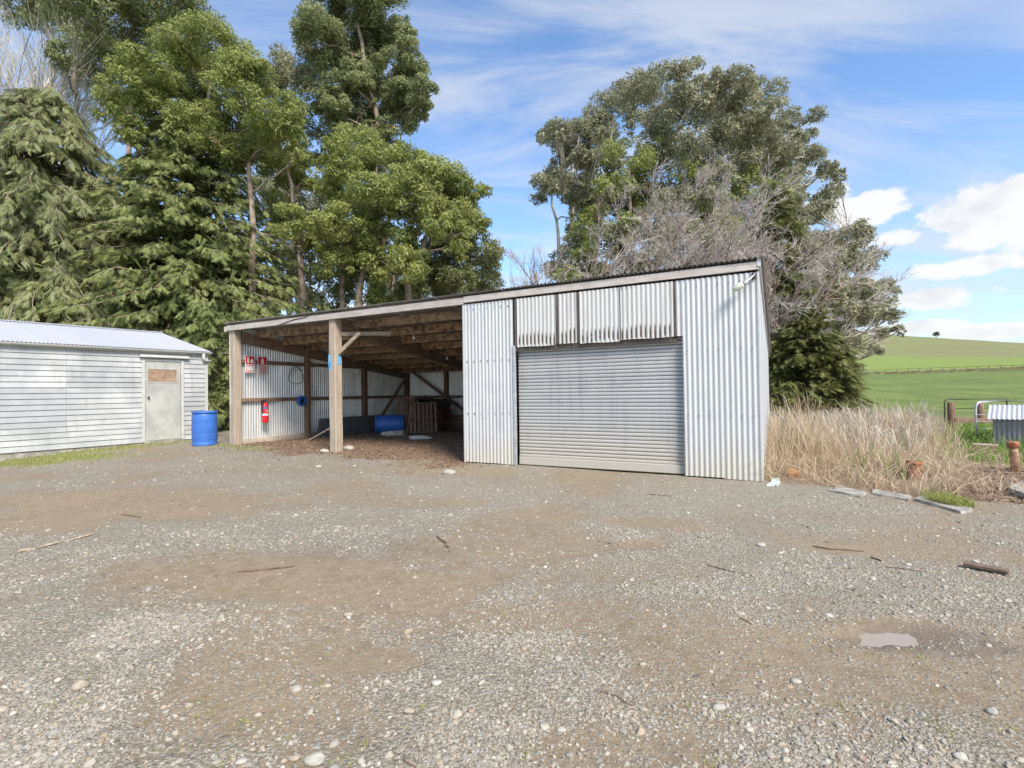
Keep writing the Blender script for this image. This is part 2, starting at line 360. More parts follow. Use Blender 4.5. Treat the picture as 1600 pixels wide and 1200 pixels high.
def m_board():
    m, nt, b = material('weatherboard_paint'); g = nt.new('ShaderNodeNewGeometry'); oi = nt.new('ShaderNodeObjectInfo')
    pos = (g, 'Position'); n = nt.noise(pos, 1.3, 6, 0.65); n2 = nt.noise(nt.new('ShaderNodeMapping', {'Vector': pos, 'Scale': (5, 5, 40)}), 1, 5, 0.6); n3 = nt.noise(pos, 30, 4, 0.6)
    col = nt.mix(nt.maprange((n, 0), 0.35, 0.68), (0.52, 0.52, 0.505), (0.37, 0.38, 0.38))
    col = nt.mix(nt.math('MULTIPLY', nt.maprange((n2, 0), 0.5, 0.75), 0.4), col, (0.31, 0.32, 0.315))
    col = nt.mix(nt.math('MULTIPLY', nt.maprange((n3, 0), 0.6, 0.72), 0.35), col, (0.28, 0.27, 0.245))
    n7 = nt.noise(nt.new('ShaderNodeMapping', {'Vector': pos, 'Scale': (7, 7, 0.9)}), 1, 6, 0.65)
    col = nt.mix(nt.math('MULTIPLY', nt.maprange((n7, 0), 0.50, 0.72), 0.42), col, (0.27, 0.27, 0.25))
    v = nt.math('ADD', nt.math('MULTIPLY', (oi, 'Random'), 0.14), 0.92)
    col = nt.mix(1.0, col, nt.new('ShaderNodeCombineXYZ', {0: v, 1: v, 2: v}), 'MULTIPLY')
    setc(nt, b, 'Base Color', col); b.inputs['Roughness'].default_value = 0.75; bump(nt, b, (n2, 0), 0.3, 0.004); return m
M['board'] = m_board()
M['board_grey'] = m_plain('grey_primer_boards', (0.385, 0.39, 0.395), 0.75, var=0.06, scale=5)
def m_fibre():
    """translucent-white corrugated plastic with black mould in its valleys"""
    m, nt, b = material('mouldy_white_plastic'); tco = nt.new('ShaderNodeTexCoord'); sp = nt.new('ShaderNodeSeparateXYZ', {0: (tco, 'Object')})
    n = nt.noise((tco, 'Object'), 9, 6, 0.65); n2 = nt.noise(nt.new('ShaderNodeMapping', {'Vector': (tco, 'Object'), 'Scale': (14, 14, 1.2)}), 1, 5, 0.6)
    n1 = nt.noise((tco, 'Object'), 3.3, 4, 0.6)
    val = nt.new('ShaderNodeMath', {0: nt.math('MULTIPLY', (sp, 'X'), 2 * math.pi / 0.0762)}, operation='COSINE')
    valley = nt.maprange(val, 0.25, -0.75)
    zz = nt.math('ADD', (sp, 'Z'), nt.math('MULTIPLY', nt.math('SUBTRACT', (n1, 0), 0.5), 0.28))
    lowb = nt.math('MULTIPLY', nt.maprange(zz, 2.45, 2.33), nt.maprange(zz, 2.16, 2.22))
    top = nt.math('MULTIPLY', nt.maprange(zz, 3.0, 3.12), 0.8)
    sm = nt.math('MULTIPLY', nt.maprange((n2, 0), 0.5, 0.75), 0.25)
    mould = nt.math('MULTIPLY', nt.math('MAXIMUM', lowb, top), valley)
    mould = nt.math('MULTIPLY', mould, nt.maprange((n, 0), 0.24, 0.45))
    col = nt.mix(nt.math('MAXIMUM', mould, sm), (0.54, 0.54, 0.515), (0.085, 0.06, 0.045))
    setc(nt, b, 'Base Color', col); b.inputs['Roughness'].default_value = 0.45; return m
M['fibre'] = m_fibre()
M['mouldwood'] = m_wood('mouldy_batten', (0.06, 0.045, 0.04), (0.20, 0.16, 0.14), 'z')
M['bark'] = m_plain('gum_bark', (0.30, 0.235, 0.18), 0.9, var=0.4, scale=3)
M['barkpale'] = m_plain('pale_gum_bark', (0.50, 0.45, 0.38), 0.85, var=0.3, scale=2.5)
M['barkbrown'] = m_plain('brown_twig', (0.20, 0.145, 0.11), 0.9, var=0.3)
M['barkgrey'] = m_plain('grey_bare_twig', (0.36, 0.325, 0.29), 0.9, var=0.3)
M['barkwhite'] = m_plain('white_bare_bark', (0.62, 0.58, 0.52), 0.9, var=0.25)
M['twigpink'] = m_plain('reddish_grey_twig', (0.52, 0.455, 0.41), 0.9, var=0.3)
M['leaf_gum'] = m_leaf('gum_leaf', (0.16, 0.185, 0.075), (0.44, 0.465, 0.225), 0.38)
M['leaf_gumgrey'] = m_leaf('grey_gum_leaf', (0.215, 0.215, 0.13), (0.48, 0.475, 0.305), 0.4)
M['leaf_wattle'] = m_leaf('wattle_leaf', (0.18, 0.215, 0.058), (0.47, 0.50, 0.165), 0.38)
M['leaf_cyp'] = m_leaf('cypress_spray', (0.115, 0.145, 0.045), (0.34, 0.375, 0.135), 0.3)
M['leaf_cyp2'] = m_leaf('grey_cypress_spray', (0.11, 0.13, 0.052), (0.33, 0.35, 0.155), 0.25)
M['leaf_yew'] = m_leaf('dark_conifer_spray', (0.055, 0.07, 0.022), (0.24, 0.25, 0.075), 0.2)
M['grass_dry'] = m_leaf('dry_grass_blade', (0.36, 0.25, 0.155), (0.74, 0.62, 0.44), 0.25)
M['grass_grey'] = m_leaf('grey_seed_grass', (0.42, 0.36, 0.29), (0.70, 0.64, 0.54), 0.25)
M['grass'] = m_leaf('green_grass_blade', (0.10, 0.20, 0.025), (0.32, 0.46, 0.09), 0.25)
M['grass_olive'] = m_leaf('mossy_grass_blade', (0.17, 0.19, 0.04), (0.40, 0.42, 0.13), 0.25)
M['litter'] = m_leaf('fallen_leaf', (0.14, 0.095, 0.065), (0.36, 0.25, 0.165), 0.1)

# ------------------------------------------------------------------ terrain
def gz(x, y):
    z = 0.09 * sstep(9.0, 14.0, y) * sstep(1.5, -3.5, x) - 0.09 * sstep(-9.2, -11.5, x) * sstep(14.0, 11.0, y)
    z = z + 0.018 * (fbm(x * 0.55 + 5, y * 0.55, 3) - 0.5) * sstep(16, 12, y)
    # the paddock and the hill to the north-east
    r = np.hypot(x, y)
    slope = np.interp(r, [0, 15, 30, 48, 130, 138, 220, 300, 390, 470, 700, 1200], [0, 0, -0.2, -0.5, 3.9, 4.4, 13, 27, 38.5, 42, 40, 20])
    az = np.degrees(np.arctan2(x, np.maximum(y, 1e-3)))
    k = 0.87 - 0.028 * np.clip(az - 37, -4, 14) + 0.04 * (fbm(x * 0.006 + 3, y * 0.006, 3) - 0.5)
    return z + slope * np.where(r > 48, 1 + (k - 1) * sstep(140, 260, r), 1) * np.where(y > 0, 1, 0.0)
YX0, YX1, YY0, YY1 = -15.0, 24.0, -3.0, 22.0
def axis(a0, a1, fine0, fine1, s, grow):
    out = [fine0]
    while out[-1] < fine1: out.append(out[-1] + s)
    q = s
    while out[-1] < a1: q *= grow; out.append(out[-1] + q)
    q = s
    while out[0] > a0: q *= grow; out.insert(0, out[0] - q)
    return np.array(out)
def grid(name, xs, ys, zf, mat, attrs=None):
    X, Y = np.meshgrid(xs, ys); Z = zf(X, Y); nx, ny = len(xs), len(ys)
    i = (np.arange(ny - 1)[:, None] * nx + np.arange(nx - 1)[None]).ravel()
    at = {k: ('POINT', f(X, Y)) for k, f in (attrs or {}).items()}
    me = npmesh(name, np.stack([X, Y, Z], -1).reshape(-1, 3), np.stack([i, i + 1, i + nx + 1, i + nx], 1), True, at)
    return link(name, me, mat)
# --- masks of what the yard is covered with
EARTH = [(440, 905, 330, 42, 1), (250, 915, 120, 40, .7), (640, 925, 120, 40, 1), (200, 785, 300, 26, 1), (60, 815, 120, 20, .9), (650, 783, 130, 10, .8), (420, 735, 120, 8, .5), (800, 965, 260, 30, .75), (560, 1030, 110, 22, .9), (1000, 850, 45, 8, 1),
         (1000, 815, 60, 8, .9), (885, 806, 40, 8, .9), (1330, 856, 70, 8, .9), (900, 890, 200, 22, .6), (1010, 1010, 220, 40, .55), (1180, 950, 160, 26, .5), (1380, 985, 110, 20, 1), (1150, 1060, 200, 45, .45), (700, 850, 70, 12, .8), (560, 770, 90, 10, .7), (700, 1150, 90, 15, .4), (300, 1080, 110, 16, .5), (1150, 745, 60, 6, .5), (1000, 738, 140, 4, .7), (860, 1090, 120, 22, .4)]
def earth_mask(x, y):
    u, v = project(x, y, np.zeros_like(x)); m = np.zeros_like(x)
    w = 0.55 * (fbm(x * 1.3 + 40, y * 1.3, 4) - 0.5) * 2 + 0.35 * (fbm(x * 5 + 3, y * 5, 3) - 0.5) * 2
    for (cu, cv, ru, rv, s) in EARTH:
        d = np.hypot((u - cu) / ru, (v - cv) / rv); m = np.maximum(m, s * sstep(1.35, 0.70, d + w * 0.7))
    base = 0.20 + 0.75 * sstep(0.44, 0.66, fbm(x * 0.8 + 11, y * 0.8 + 4, 5))
    return np.clip(np.maximum(m, base * 0.85), 0, 1)
SH_PH = 0.4863; SH_O = np.array([3.6342, 7.3703]); SH_R = np.array([math.cos(SH_PH), -math.sin(SH_PH)]); SH_D = np.array([math.sin(SH_PH), math.cos(SH_PH)])
def shed_xy(x, y): dx, dy = x - SH_O[0], y - SH_O[1]; return dx * SH_R[0] + dy * SH_R[1], dx * SH_D[0] + dy * SH_D[1]
def litter_mask(x, y):
    a, d = shed_xy(x, y); n = fbm(x * 1.6, y * 1.6 + 8, 4) - 0.5
    return sstep(-1.5, 0.4, d + 2.2 * n) * sstep(-12.6, -11.9, a) * sstep(-4.4, -5.2, a + n * 0.6) * sstep(7.4, 7.0, d)
WT = 0.617; WO = np.array([-9.118, 15.012]); WH = np.array([math.sin(WT), math.cos(WT)]); WN = np.array([-math.cos(WT), math.sin(WT)])
def moss_mask(x, y):
    dx, dy = x - WO[0], y - WO[1]; a = dx * WH[0] + dy * WH[1]; d = -(dx * WN[0] + dy * WN[1]); n = fbm(x * 1.1 + 70, y * 1.1, 4) - 0.5
    near = sstep(1.35, 0.25, d + 2.0 * n) * sstep(-0.2, -1.2, a)
    far = 0.85 * sstep(0.46, 0.62, fbm(x * 0.9 + 31, y * 0.9 + 7, 4)) * sstep(3.4, 1.8, d) * sstep(-1.5, -3.2, a)
    a2, d2 = shed_xy(x, y)
    lf = 0.8 * sstep(0.5, 0.1, np.abs(d2 + 0.25) + 0.8 * n) * sstep(-12.9, -12.3, a2) * sstep(-9.0, -11.5, a2)
    return np.clip(np.maximum(np.maximum(near, far), lf), 0, 1)
def rough_mask(x, y):       # the unmown corner to the right of the shed
    n = 0.35 * (fbm(x * 1.2, y * 1.2 + 50, 3) - 0.5)
    edge = np.interp(x, [2.5, 3.75, 4.3, 4.95, 5.5, 9], [7.9, 7.25, 6.85, 6.2, 5.75, 4.4])
    a, d = shed_xy(x, y)
    return sstep(-0.05, 0.2, y - edge + n) * sstep(-0.02, 0.1, a)
PUD = G(1378, 991)
def wet_mask(x, y):
    d = np.hypot((x - PUD[0] - 0.12) / 0.42, (y - PUD[1] + 0.03) / 0.17) + 0.9 * (fbm(x * 6, y * 6, 3) - 0.5)
    d2 = np.hypot((x - PUD[0] - 0.33) / 0.3, (y - PUD[1] + 0.16) / 0.10) + 0.9 * (fbm(x * 6, y * 6, 3) - 0.5)
    u, v = project(x, y, np.zeros_like(x)); d3 = np.hypot((u - 560) / 190, (v - 850) / 28) + 0.9 * (fbm(x * 3, y * 3, 3) - 0.5)
    return np.maximum(np.maximum(0.8 * sstep(1.15, 0.75, d), 0.8 * sstep(1.1, 0.7, d2)), 0.4 * sstep(1.2, 0.5, d3)) * (0.35 + 0.9 * fbm(x * 14, y * 14, 4))
def yard_z(x, y):
    z = gz(x, y) + 0.008 * (fbm(x * 6, y * 6, 3) - 0.5) - 0.012 * earth_mask(x, y)
    d = np.hypot((x - PUD[0]) / 0.22, (y - PUD[1]) / 0.10); z = z - 0.022 * sstep(1.5, 0.4, d + 1.3 * (fbm(x * 13, y * 13, 3) - .5))
    e = np.minimum(np.minimum(x - YX0, YX1 - x), np.minimum(y - YY0, YY1 - y))
    return z - 0.05 * sstep(0.6, 0.0, e)
def m_yard():
    m, nt, b = material('gravel_and_earth'); g = nt.new('ShaderNodeNewGeometry'); pos = (g, 'Position')
    at = lambda k: (nt.new('ShaderNodeAttribute', attribute_name=k), 'Fac')
    v1 = nt.new('ShaderNodeTexVoronoi', {'Vector': pos, 'Scale': 62.0, 'Randomness': 1.0}); v2 = nt.new('ShaderNodeTexVoronoi', {'Vector': pos, 'Scale': 135.0})
    n1 = nt.noise(pos, 1.1, 6, 0.6); n2 = nt.noise(pos, 9, 6, 0.65); n3 = nt.noise(pos, 160, 3, 0.6)
    hsv = nt.new('ShaderNodeSeparateColor', {0: (v1, 'Color')})
    peb = nt.ramp((hsv, 0), [(0.0, (0.196, 0.171, 0.130)), (0.3, (0.312, 0.279, 0.216)), (0.6, (0.379, 0.345, 0.276)), (0.85, (0.329, 0.274, 0.204)), (1.0, (0.461, 0.427, 0.355))])
    gap = nt.maprange((v1, 'Distance'), 0.35, 0.75)
    earth = nt.mix(nt.maprange((n2, 0), 0.3, 0.72), (0.236, 0.174, 0.108), (0.341, 0.260, 0.171))
    earth = nt.mix(nt.math('MULTIPLY', nt.maprange((n1, 0), 0.42, 0.66), 0.5), earth, (0.354, 0.261, 0.162))
    n5 = nt.noise(pos, 42, 5, 0.7)
    earth = nt.mix(nt.math('MULTIPLY', nt.maprange((n5, 0), 0.46, 0.66), 0.5), earth, (0.161, 0.126, 0.083))
    earth = nt.mix(nt.math('MULTIPLY', nt.maprange((n3, 0), 0.55, 0.7), 0.45), earth, (0.403, 0.367, 0.271))
    grav = nt.mix(nt.math('MULTIPLY', gap, 0.75), peb, (0.193, 0.159, 0.104))
    em = at('earth'); cover = nt.math('ADD', nt.math('MULTIPLY', nt.math('SUBTRACT', 1.0, em), 1.25), nt.math('MULTIPLY', nt.math('SUBTRACT', (n2, 0), 0.5), 1.1))
    f = nt.maprange(nt.math('ADD', cover, nt.math('MULTIPLY', nt.math('SUBTRACT', (hsv, 1), 0.5), 0.8)), 0.3, 0.62)
    col = nt.mix(f, earth, grav)
    lit = nt.mix(nt.maprange((n2, 0), 0.35, 0.65), (0.16, 0.10, 0.065), (0.30, 0.20, 0.13))
    col = nt.mix(nt.maprange(nt.math('ADD', at('litter'), nt.math('MULTIPLY', nt.math('SUBTRACT', (n2, 0), 0.5), 0.6)), 0.35, 0.7), col, lit)
    ms = nt.mix((n2, 0), (0.17, 0.19, 0.05), (0.34, 0.34, 0.13))
    col = nt.mix(nt.math('MULTIPLY', nt.maprange(nt.math('ADD', at('moss'), nt.math('MULTIPLY', nt.math('SUBTRACT', (n2, 0), 0.5), 1.2)), 0.3, 0.8), 0.8), col, ms)
    rg = nt.mix(nt.maprange((n2, 0), 0.35, 0.65), (0.20, 0.13, 0.085), (0.42, 0.31, 0.21))
    col = nt.mix(nt.maprange(at('rough'), 0.3, 0.7), col, rg)
    wet = at('wet'); col = nt.mix(nt.math('MULTIPLY', wet, 0.8), col, nt.mix(f, (0.15, 0.115, 0.085), (0.22, 0.19, 0.16)))
    setc(nt, b, 'Base Color', col)
    r = nt.math('SUBTRACT', 0.92, nt.math('MULTIPLY', wet, 0.35)); nt.l.new(r.outputs[0], b.inputs['Roughness'])
    hgt = nt.math('ADD', nt.math('MULTIPLY', nt.math('MULTIPLY', nt.math('SUBTRACT', 1.0, (v1, 'Distance')), f), 1.0), nt.math('ADD', nt.math('MULTIPLY', (n3, 0), 0.5), nt.math('MULTIPLY', (n5, 0), 1.2)))
    bump(nt, b, hgt, 0.9, 0.012); return m
M['yard'] = m_yard()
xs = axis(YX0, YX1, -4.0, 4.5, 0.042, 1.025); ys = axis(YY0, YY1, 1.4, 4.6, 0.036, 1.022)
yard = grid('yard', xs, ys, yard_z, M['yard'], dict(earth=earth_mask, litter=litter_mask, moss=moss_mask, rough=rough_mask, wet=wet_mask))
tag(yard, 'gravel and bare earth farm yard in front of the sheds', None, kind='structure')
def m_ground():
    m, nt, b = material('pasture'); g = nt.new('ShaderNodeNewGeometry'); pos = (g, 'Position')
    n = nt.noise(pos, 0.06, 6, 0.6); n2 = nt.noise(pos, 0.9, 5, 0.65); sz = nt.new('ShaderNodeSeparateXYZ', {0: pos})
    n4 = nt.noise(nt.new('ShaderNodeMapping', {'Vector': pos, 'Rotation': (0, 0, R_(-35)), 'Scale': (0.02, 0.22, 0.2)}), 1.0, 5, 0.6)
    r = nt.new('ShaderNodeVectorMath', {0: nt.new('ShaderNodeCombineXYZ', {0: (sz, 'X'), 1: (sz, 'Y'), 2: 0.0})}, operation='LENGTH')
    n6 = nt.noise(nt.new('ShaderNodeMapping', {'Vector': pos, 'Scale': (0.25, 0.10, 0.2)}), 1.0, 6, 0.7)
    low = nt.mix(nt.maprange((n6, 0), 0.3, 0.7), (0.09, 0.135, 0.018), (0.17, 0.21, 0.04)); up = nt.mix((n2, 0), (0.165, 0.225, 0.035), (0.23, 0.28, 0.055))
    top = nt.mix(nt.maprange((n4, 0), 0.42, 0.58), (0.18, 0.215, 0.06), (0.20, 0.175, 0.08))
    col = nt.mix(nt.maprange((r, 'Value'), 131, 134), low, up)
    rr = nt.math('ADD', (r, 'Value'), nt.math('MULTIPLY', nt.math('SUBTRACT', (n, 0), 0.5), 90))
    col = nt.mix(nt.maprange(rr, 195, 240), col, top)
    near = nt.mix((n2, 0), (0.14, 0.12, 0.06), (0.28, 0.24, 0.13)); col = nt.mix(nt.maprange((r, 'Value'), 42, 30), col, near)
    setc(nt, b, 'Base Color', col); b.inputs['Roughness'].default_value = 0.95; bump(nt, b, (n2, 0), 0.6, 0.5); return m
M['ground'] = m_ground()
def ground_z(x, y):
    e = np.minimum(np.minimum(x - YX0, YX1 - x), np.minimum(y - YY0, YY1 - y)); return gz(x, y) - 0.14 * sstep(0.0, 1.6, e)
gxs = axis(-700, 1100, -16, 26, 1.0, 1.06); gys = axis(-60, 1300, -4, 24, 1.0, 1.045)
tag(grid('ground', gxs, gys, ground_z, M['ground']), None, None, kind='structure')
def lay(x, y): return float(yard_z(np.array([float(x)]), np.array([float(y)]))[0])

# ------------------------------------------------------------------ corrugated sheets
PITCHC = 0.0762
def corr(name, parent, mat, o, ex, en, width, ldir, l0, l1, amp=0.0095, pitch=PITCHC, seg=6, rows=2, phase=0.0):
    """corrugated sheet: starts at o, runs 'width' along ex, waves along en, length along ldir from l0(t) to l1(t)"""
    n = max(2, int(round(width / pitch * seg))); tt = np.linspace(0, width, n + 1)
    o, ex, en, ldir = (np.asarray(q, float) for q in (o, ex, en, ldir))
    a = np.array([l0(q) if callable(l0) else l0 for q in tt]); b = np.array([l1(q) if callable(l1) else l1 for q in tt])
    V = []
    for k in range(rows):
        s = k / (rows - 1); L = a + (b - a) * s
        V.append(o + tt[:, None] * ex + (amp * np.cos(2 * np.pi * (tt + phase) / pitch))[:, None] * en + L[:, None] * ldir)
    V = np.concatenate(V); i = np.arange(n); F = np.concatenate([np.stack([k * (n + 1) + i, k * (n + 1) + i + 1, (k + 1) * (n + 1) + i + 1, (k + 1) * (n + 1) + i], 1) for k in range(rows - 1)])
    return link(name, npmesh(name, V, F, True), mat, parent)
X, Yv, Z = np.eye(3)

# ------------------------------------------------------------------ the big iron shed (local x along its front, y into it)
shed = empty('farm_shed', (SH_O[0], SH_O[1], 0), -SH_PH, 'long corrugated iron shed with two open bays and a roller door garage', 'shed')
def roofz(y): return 3.185 - 0.128 * y          # underside of roof iron
L0 = -12.52
def box(name, mat, x0, x1, y0, y1, z0, z1, parent=None, ch=0.006): return MB().box(x0, x1, y0, y1, z0, z1, ch).build(name, mat, parent or shed)
def bar(name, mat, p, q, w, d, parent=None, up=(0, 0, 1), ch=0.005): return MB().bar(p, q, w, d, up, ch).build(name, mat, parent or shed)
def post(name, mat, xc, yc, w, d, z0, z1):       # slightly adzed post: irregular section up its length
    m = MB(); ks = 7; V = []; rr = random.Random(int(xc * 100) + int(yc * 31))
    for k in range(ks):
        z = z0 + (z1 - z0) * k / (ks - 1); dx, dy = rr.uniform(-.006, .006), rr.uniform(-.006, .006)
        c = 0.018
        for (sx, sy) in ((-1 , -1), (1, -1), (1, 1), (-1, 1)):
            a = (xc + dx + sx * (w / 2 - c), yc + dy + sy * d / 2, z); b = (xc + dx + sx * w / 2, yc + dy + sy * (d / 2 - c), z)
            V += [a, b] if sx * sy < 0 else [b, a]
    F = [(k * 8 + i, k * 8 + (i + 1) % 8, (k + 1) * 8 + (i + 1) % 8, (k + 1) * 8 + i) for k in range(ks - 1) for i in range(8)]
    F += [tuple(range(8))[::-1], tuple(range((ks - 1) * 8, ks * 8))]
    return m.add(V, F).build(name, mat, shed)
post('post', M['post'], -12.40, 0.10, 0.20, 0.20, -0.05, roofz(0.1) - 0.02)
mp_ = post('post', M['post'], -8.74, 0.10, 0.21, 0.22, -0.05, roofz(0.1) - 0.02)
for (x0, x1, y0, y1, z0, z1) in ((-8.849, -8.78, -0.013, -0.009, 1.98, 2.26), (-8.83, -8.74, -0.013, -0.009, 1.92, 2.10)): MB().box(x0, x1, y0, y1, z0, z1).build('paint_mark', M['bluepaint'], mp_)
MB().box(-8.632, -8.628, 0.06, 0.15, 2.04, 2.24).build('paint_mark', M['bluepaint'], mp_)
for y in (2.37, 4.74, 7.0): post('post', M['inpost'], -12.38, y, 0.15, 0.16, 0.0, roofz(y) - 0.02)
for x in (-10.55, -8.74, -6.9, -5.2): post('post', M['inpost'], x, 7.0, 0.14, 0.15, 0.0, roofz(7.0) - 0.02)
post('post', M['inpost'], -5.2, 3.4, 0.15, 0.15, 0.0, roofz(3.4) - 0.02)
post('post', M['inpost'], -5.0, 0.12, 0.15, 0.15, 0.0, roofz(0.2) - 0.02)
for (y0, y1) in ((0.2, 2.29), (2.45, 4.66), (4.82, 6.92)):
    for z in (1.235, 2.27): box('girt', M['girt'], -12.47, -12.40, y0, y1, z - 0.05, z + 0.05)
box('base_board', M['pale'], -12.48, -12.43, 0.2, 2.29, 0.0, 0.19); box('base_board', M['pale'], -12.48, -12.43, 2.45, 4.66, 0.0, 0.16)
for (x0, x1) in ((-12.30, -10.62), (-10.48, -8.81), (-8.67, -6.97), (-6.83, -5.27)):
    box('girt', M['girtx'], x0, x1, 7.0, 7.06, 1.16, 1.26)
    for k in range(3): box('retaining_board', M['palex'], x0 - 0.05, x1 + 0.05, 6.86 + 0.004 * k, 6.91 + 0.004 * k, 0.02 + 0.185 * k, 0.195 + 0.185 * k)
bar('brace', M['girtx'], (-12.2, 6.83, 2.30), (-9.4, 6.83, 0.55), 0.10, 0.045, up=(0, 1, 0))
bar('brace', M['girt'], (-12.26, 5.0, 0.10), (-12.26, 6.9, 2.05), 0.045, 0.10)
bar('brace', M['girtx'], (-9.6, 6.80, 0.62), (-8.75, 6.80, 0.1), 0.10, 0.045, up=(0, 1, 0))
bar('knee_brace', M['palex'], (-8.65, 0.10, 2.28), (-8.05, 0.16, 2.72), 0.09, 0.05, up=(0, 1, 0))
bar('knee_brace', M['palex'], (-8.63, 0.18, 2.74), (-7.5, 0.60, 2.72), 0.05, 0.09)
for x in (-12.36, -8.72, -5.26): 
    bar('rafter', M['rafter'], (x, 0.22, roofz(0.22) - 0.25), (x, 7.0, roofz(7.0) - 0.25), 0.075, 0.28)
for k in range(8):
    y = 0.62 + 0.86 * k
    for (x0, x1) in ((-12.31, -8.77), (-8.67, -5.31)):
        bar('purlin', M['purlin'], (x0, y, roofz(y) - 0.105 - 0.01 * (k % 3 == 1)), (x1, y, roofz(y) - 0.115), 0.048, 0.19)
for (x0, x1, dz) in ((L0 - 0.03, -8.79, 0.0), (-8.784, -5.13, 0.0), (-5.124, 0.02, 0.004)):
    f = MB().box(x0, x1, -0.055, -0.020, 3.058 + dz * 8, 3.195 + dz * 4, 0.006).build('fascia_board', M['fascia'], shed)
    if x0 < -12: MB().tube([(-10.6 + 0.12 * i, -0.056, 3.058 + 0.014 * i - 0.010 * math.sin(i * 0.9)) for i in range(11)], [0.002, .008, .011, .013, .012, .014, .013, .012, .012, .009, .002], 5).build('crack', M['black'], f)
MB().box(L0 - 0.08, L0 - 0.035, -0.09, 0.6, 3.03, 3.17, 0.005).build('barge_board', M['fascia'], shed)
# roof iron
SL = np.array([0, 1, -0.128]); SL /= np.linalg.norm(SL); RN = np.array([0, 0.128, 1.0]); RN /= np.linalg.norm(RN)
x = L0 - 0.12; k = 0
while x < 0.06:
    w = min(0.762, 0.08 - x + 0.02)
    corr('roof_sheet', shed, M['roof'], (x, -0.02, 3.252 + 0.0025 * (k % 2)), X, RN, w, SL, -0.07 - random.uniform(0, 0.012), 7.35, amp=0.011, phase=x - L0); x += 0.762; k += 1
# front iron of the garage
Wf = -0.012
def vsheets(mat, a0, a1, o, ex, en, z0, z1, amp=0.0098, sw=0.762, name='wall_sheet'):
    q = a0; k = 0
    while q < a1 - 0.02:
        w = min(sw, a1 - q)
        corr(name, shed, mat, np.asarray(o, float) + np.asarray(ex, float) * q + np.asarray(en, float) * (0.0022 * (k % 2)), ex, en, w + (0.012 if q + w < a1 - 0.02 else 0), Z,
             (lambda tt, q=q: z0(q + tt)) if callable(z0) else z0 + random.uniform(-0.008, 0.008), (lambda tt, q=q: z1(q + tt)) if callable(z1) else z1, amp, phase=q); q += w; k += 1
vsheets(M['galv'], -5.135, -4.055, (0, Wf - 0.01, 0), X, -Yv, 0.01, 3.06)
vsheets(M['galv'], -1.165, -1.055, (0, Wf - 0.01, 0), X, -Yv, 2.19, 3.06)
vsheets(M['galv'], -1.055, 0.0, (0, Wf - 0.014, 0), X, -Yv, 0.005, 3.06, sw=0.55)
MB().bar((-4.045, -0.02, 0.0), (-4.045, -0.02, 2.2), 0.05, 0.05, ch=0.004).build('door_guide', M['pipe'], shed)
MB().bar((-1.062, -0.002, 0.0), (-1.062, -0.002, 2.2), 0.03, 0.04, ch=0.004).build('door_guide', M['pipe'], shed)
MB().box(-5.165, -5.125, -0.036, 0.05, 0.0, 3.05, 0.004).build('corner_flashing', M['galv'], shed)
MB().box(-5.19, -5.165, 0.05, 7.0, 0.02, 2.2, 0).build('lining', M['galvin'], shed)
# white plastic panels above the door, black battens between
edges = [(-3.965, -3.20), (-3.145, -2.81), (-2.755, -2.055), (-2.04, -1.20)]
for k, (a, b_) in enumerate(edges):
    zz = 2.165 + [0.0, 0.012, -0.004, 0.016][k]
    corr('plastic_panel', shed, M['fibre'], (a, Wf - 0.026 - 0.003 * k, 0), X, -Yv, b_ - a, Z, lambda q, zz=zz: zz + 0.004 * math.sin(q * 9), 3.055, 0.0075, phase=a)
for x in (-4.00, -3.173, -2.783, -2.047, -1.185): MB().box(x - 0.028, x + 0.028, -0.028, -0.012, 2.19, 3.055, 0.003).build('batten', M['mouldwood'], shed)
MB().box(-4.03, -1.17, 0.0, 0.05, 2.10, 2.22, 0.004).build('door_lintel', M['mouldwood'], shed)
# roller door
rd = MB().box(-4.02, -1.07, 0.115, 0.12, 0.0, 2.2).build('roller_door', M['darkmetal'], shed)
DW = 2.93; prof = [(0.004, 0.0), (-0.004, 0.004), (-0.012, 0.013), (-0.014, 0.026), (-0.014, 0.042), (-0.009, 0.052), (0.004, 0.0585)]
sm = MB().add([(xx, yy, zz) for xx in (0, DW) for (yy, zz) in prof], [(i, len(prof) + i, len(prof) + i + 1, i + 1) for i in range(len(prof) - 1)])
me0 = None
for k in range(33):
    if me0 is None: o = sm.build('slat', M['door'], rd, loc=(-4.015, 0.10, 0.150 + 0.062 * k)); me0 = o.data
    else: o = link('slat', me0, None, rd, (-4.015, 0.10 + random.uniform(-.002, .002), 0.150 + 0.062 * k))
MB().box(-4.015, -1.075, 0.06, 0.095, 0.015, 0.155, 0.012).build('bottom_rail', M['door'], rd)
for z in (0.95, 1.95, 2.95):
    nm = MB()
    for a0, a1 in ((-5.07, -4.1), (-1.0, -0.04)):
        q = a0
        while q < a1: nm.box(q - .005, q + .005, -0.040, -0.020, z - .005 + random.uniform(-.01, .01), z + .005 + random.uniform(-.004, .004)); q += 0.0762 * 2
    tag(nm.build('nail_row', M['darkmetal'], shed), kind='stuff')
# side, rear and far-end iron
ztop = lambda y: roofz(y) + 0.03
vsheets(M['galv'], 0.0, 7.1, (0.006, 0, 0), Yv, X, 0.0, ztop)
vsheets(M['galvin'], 0.0, 7.1, (L0 + 0.03, 0, 0), Yv, -X, 0.02, ztop, 0.0160)
vsheets(M['galvin'], L0, 0.0, (0, 7.1, 0), X, Yv, 0.0, roofz(7.1) + 0.02, 0.0150)
MB().bar((0.02, -0.06, 3.20), (0.02, 7.15, roofz(7.15) + 0.07), 0.05, 0.14, ch=0.004).build('barge_flashing', M['galv'], shed)
MB().box(-0.012, 0.022, -0.038, 0.02, 0.0, 3.06, 0.004).build('corner_flashing', M['galv'], shed)
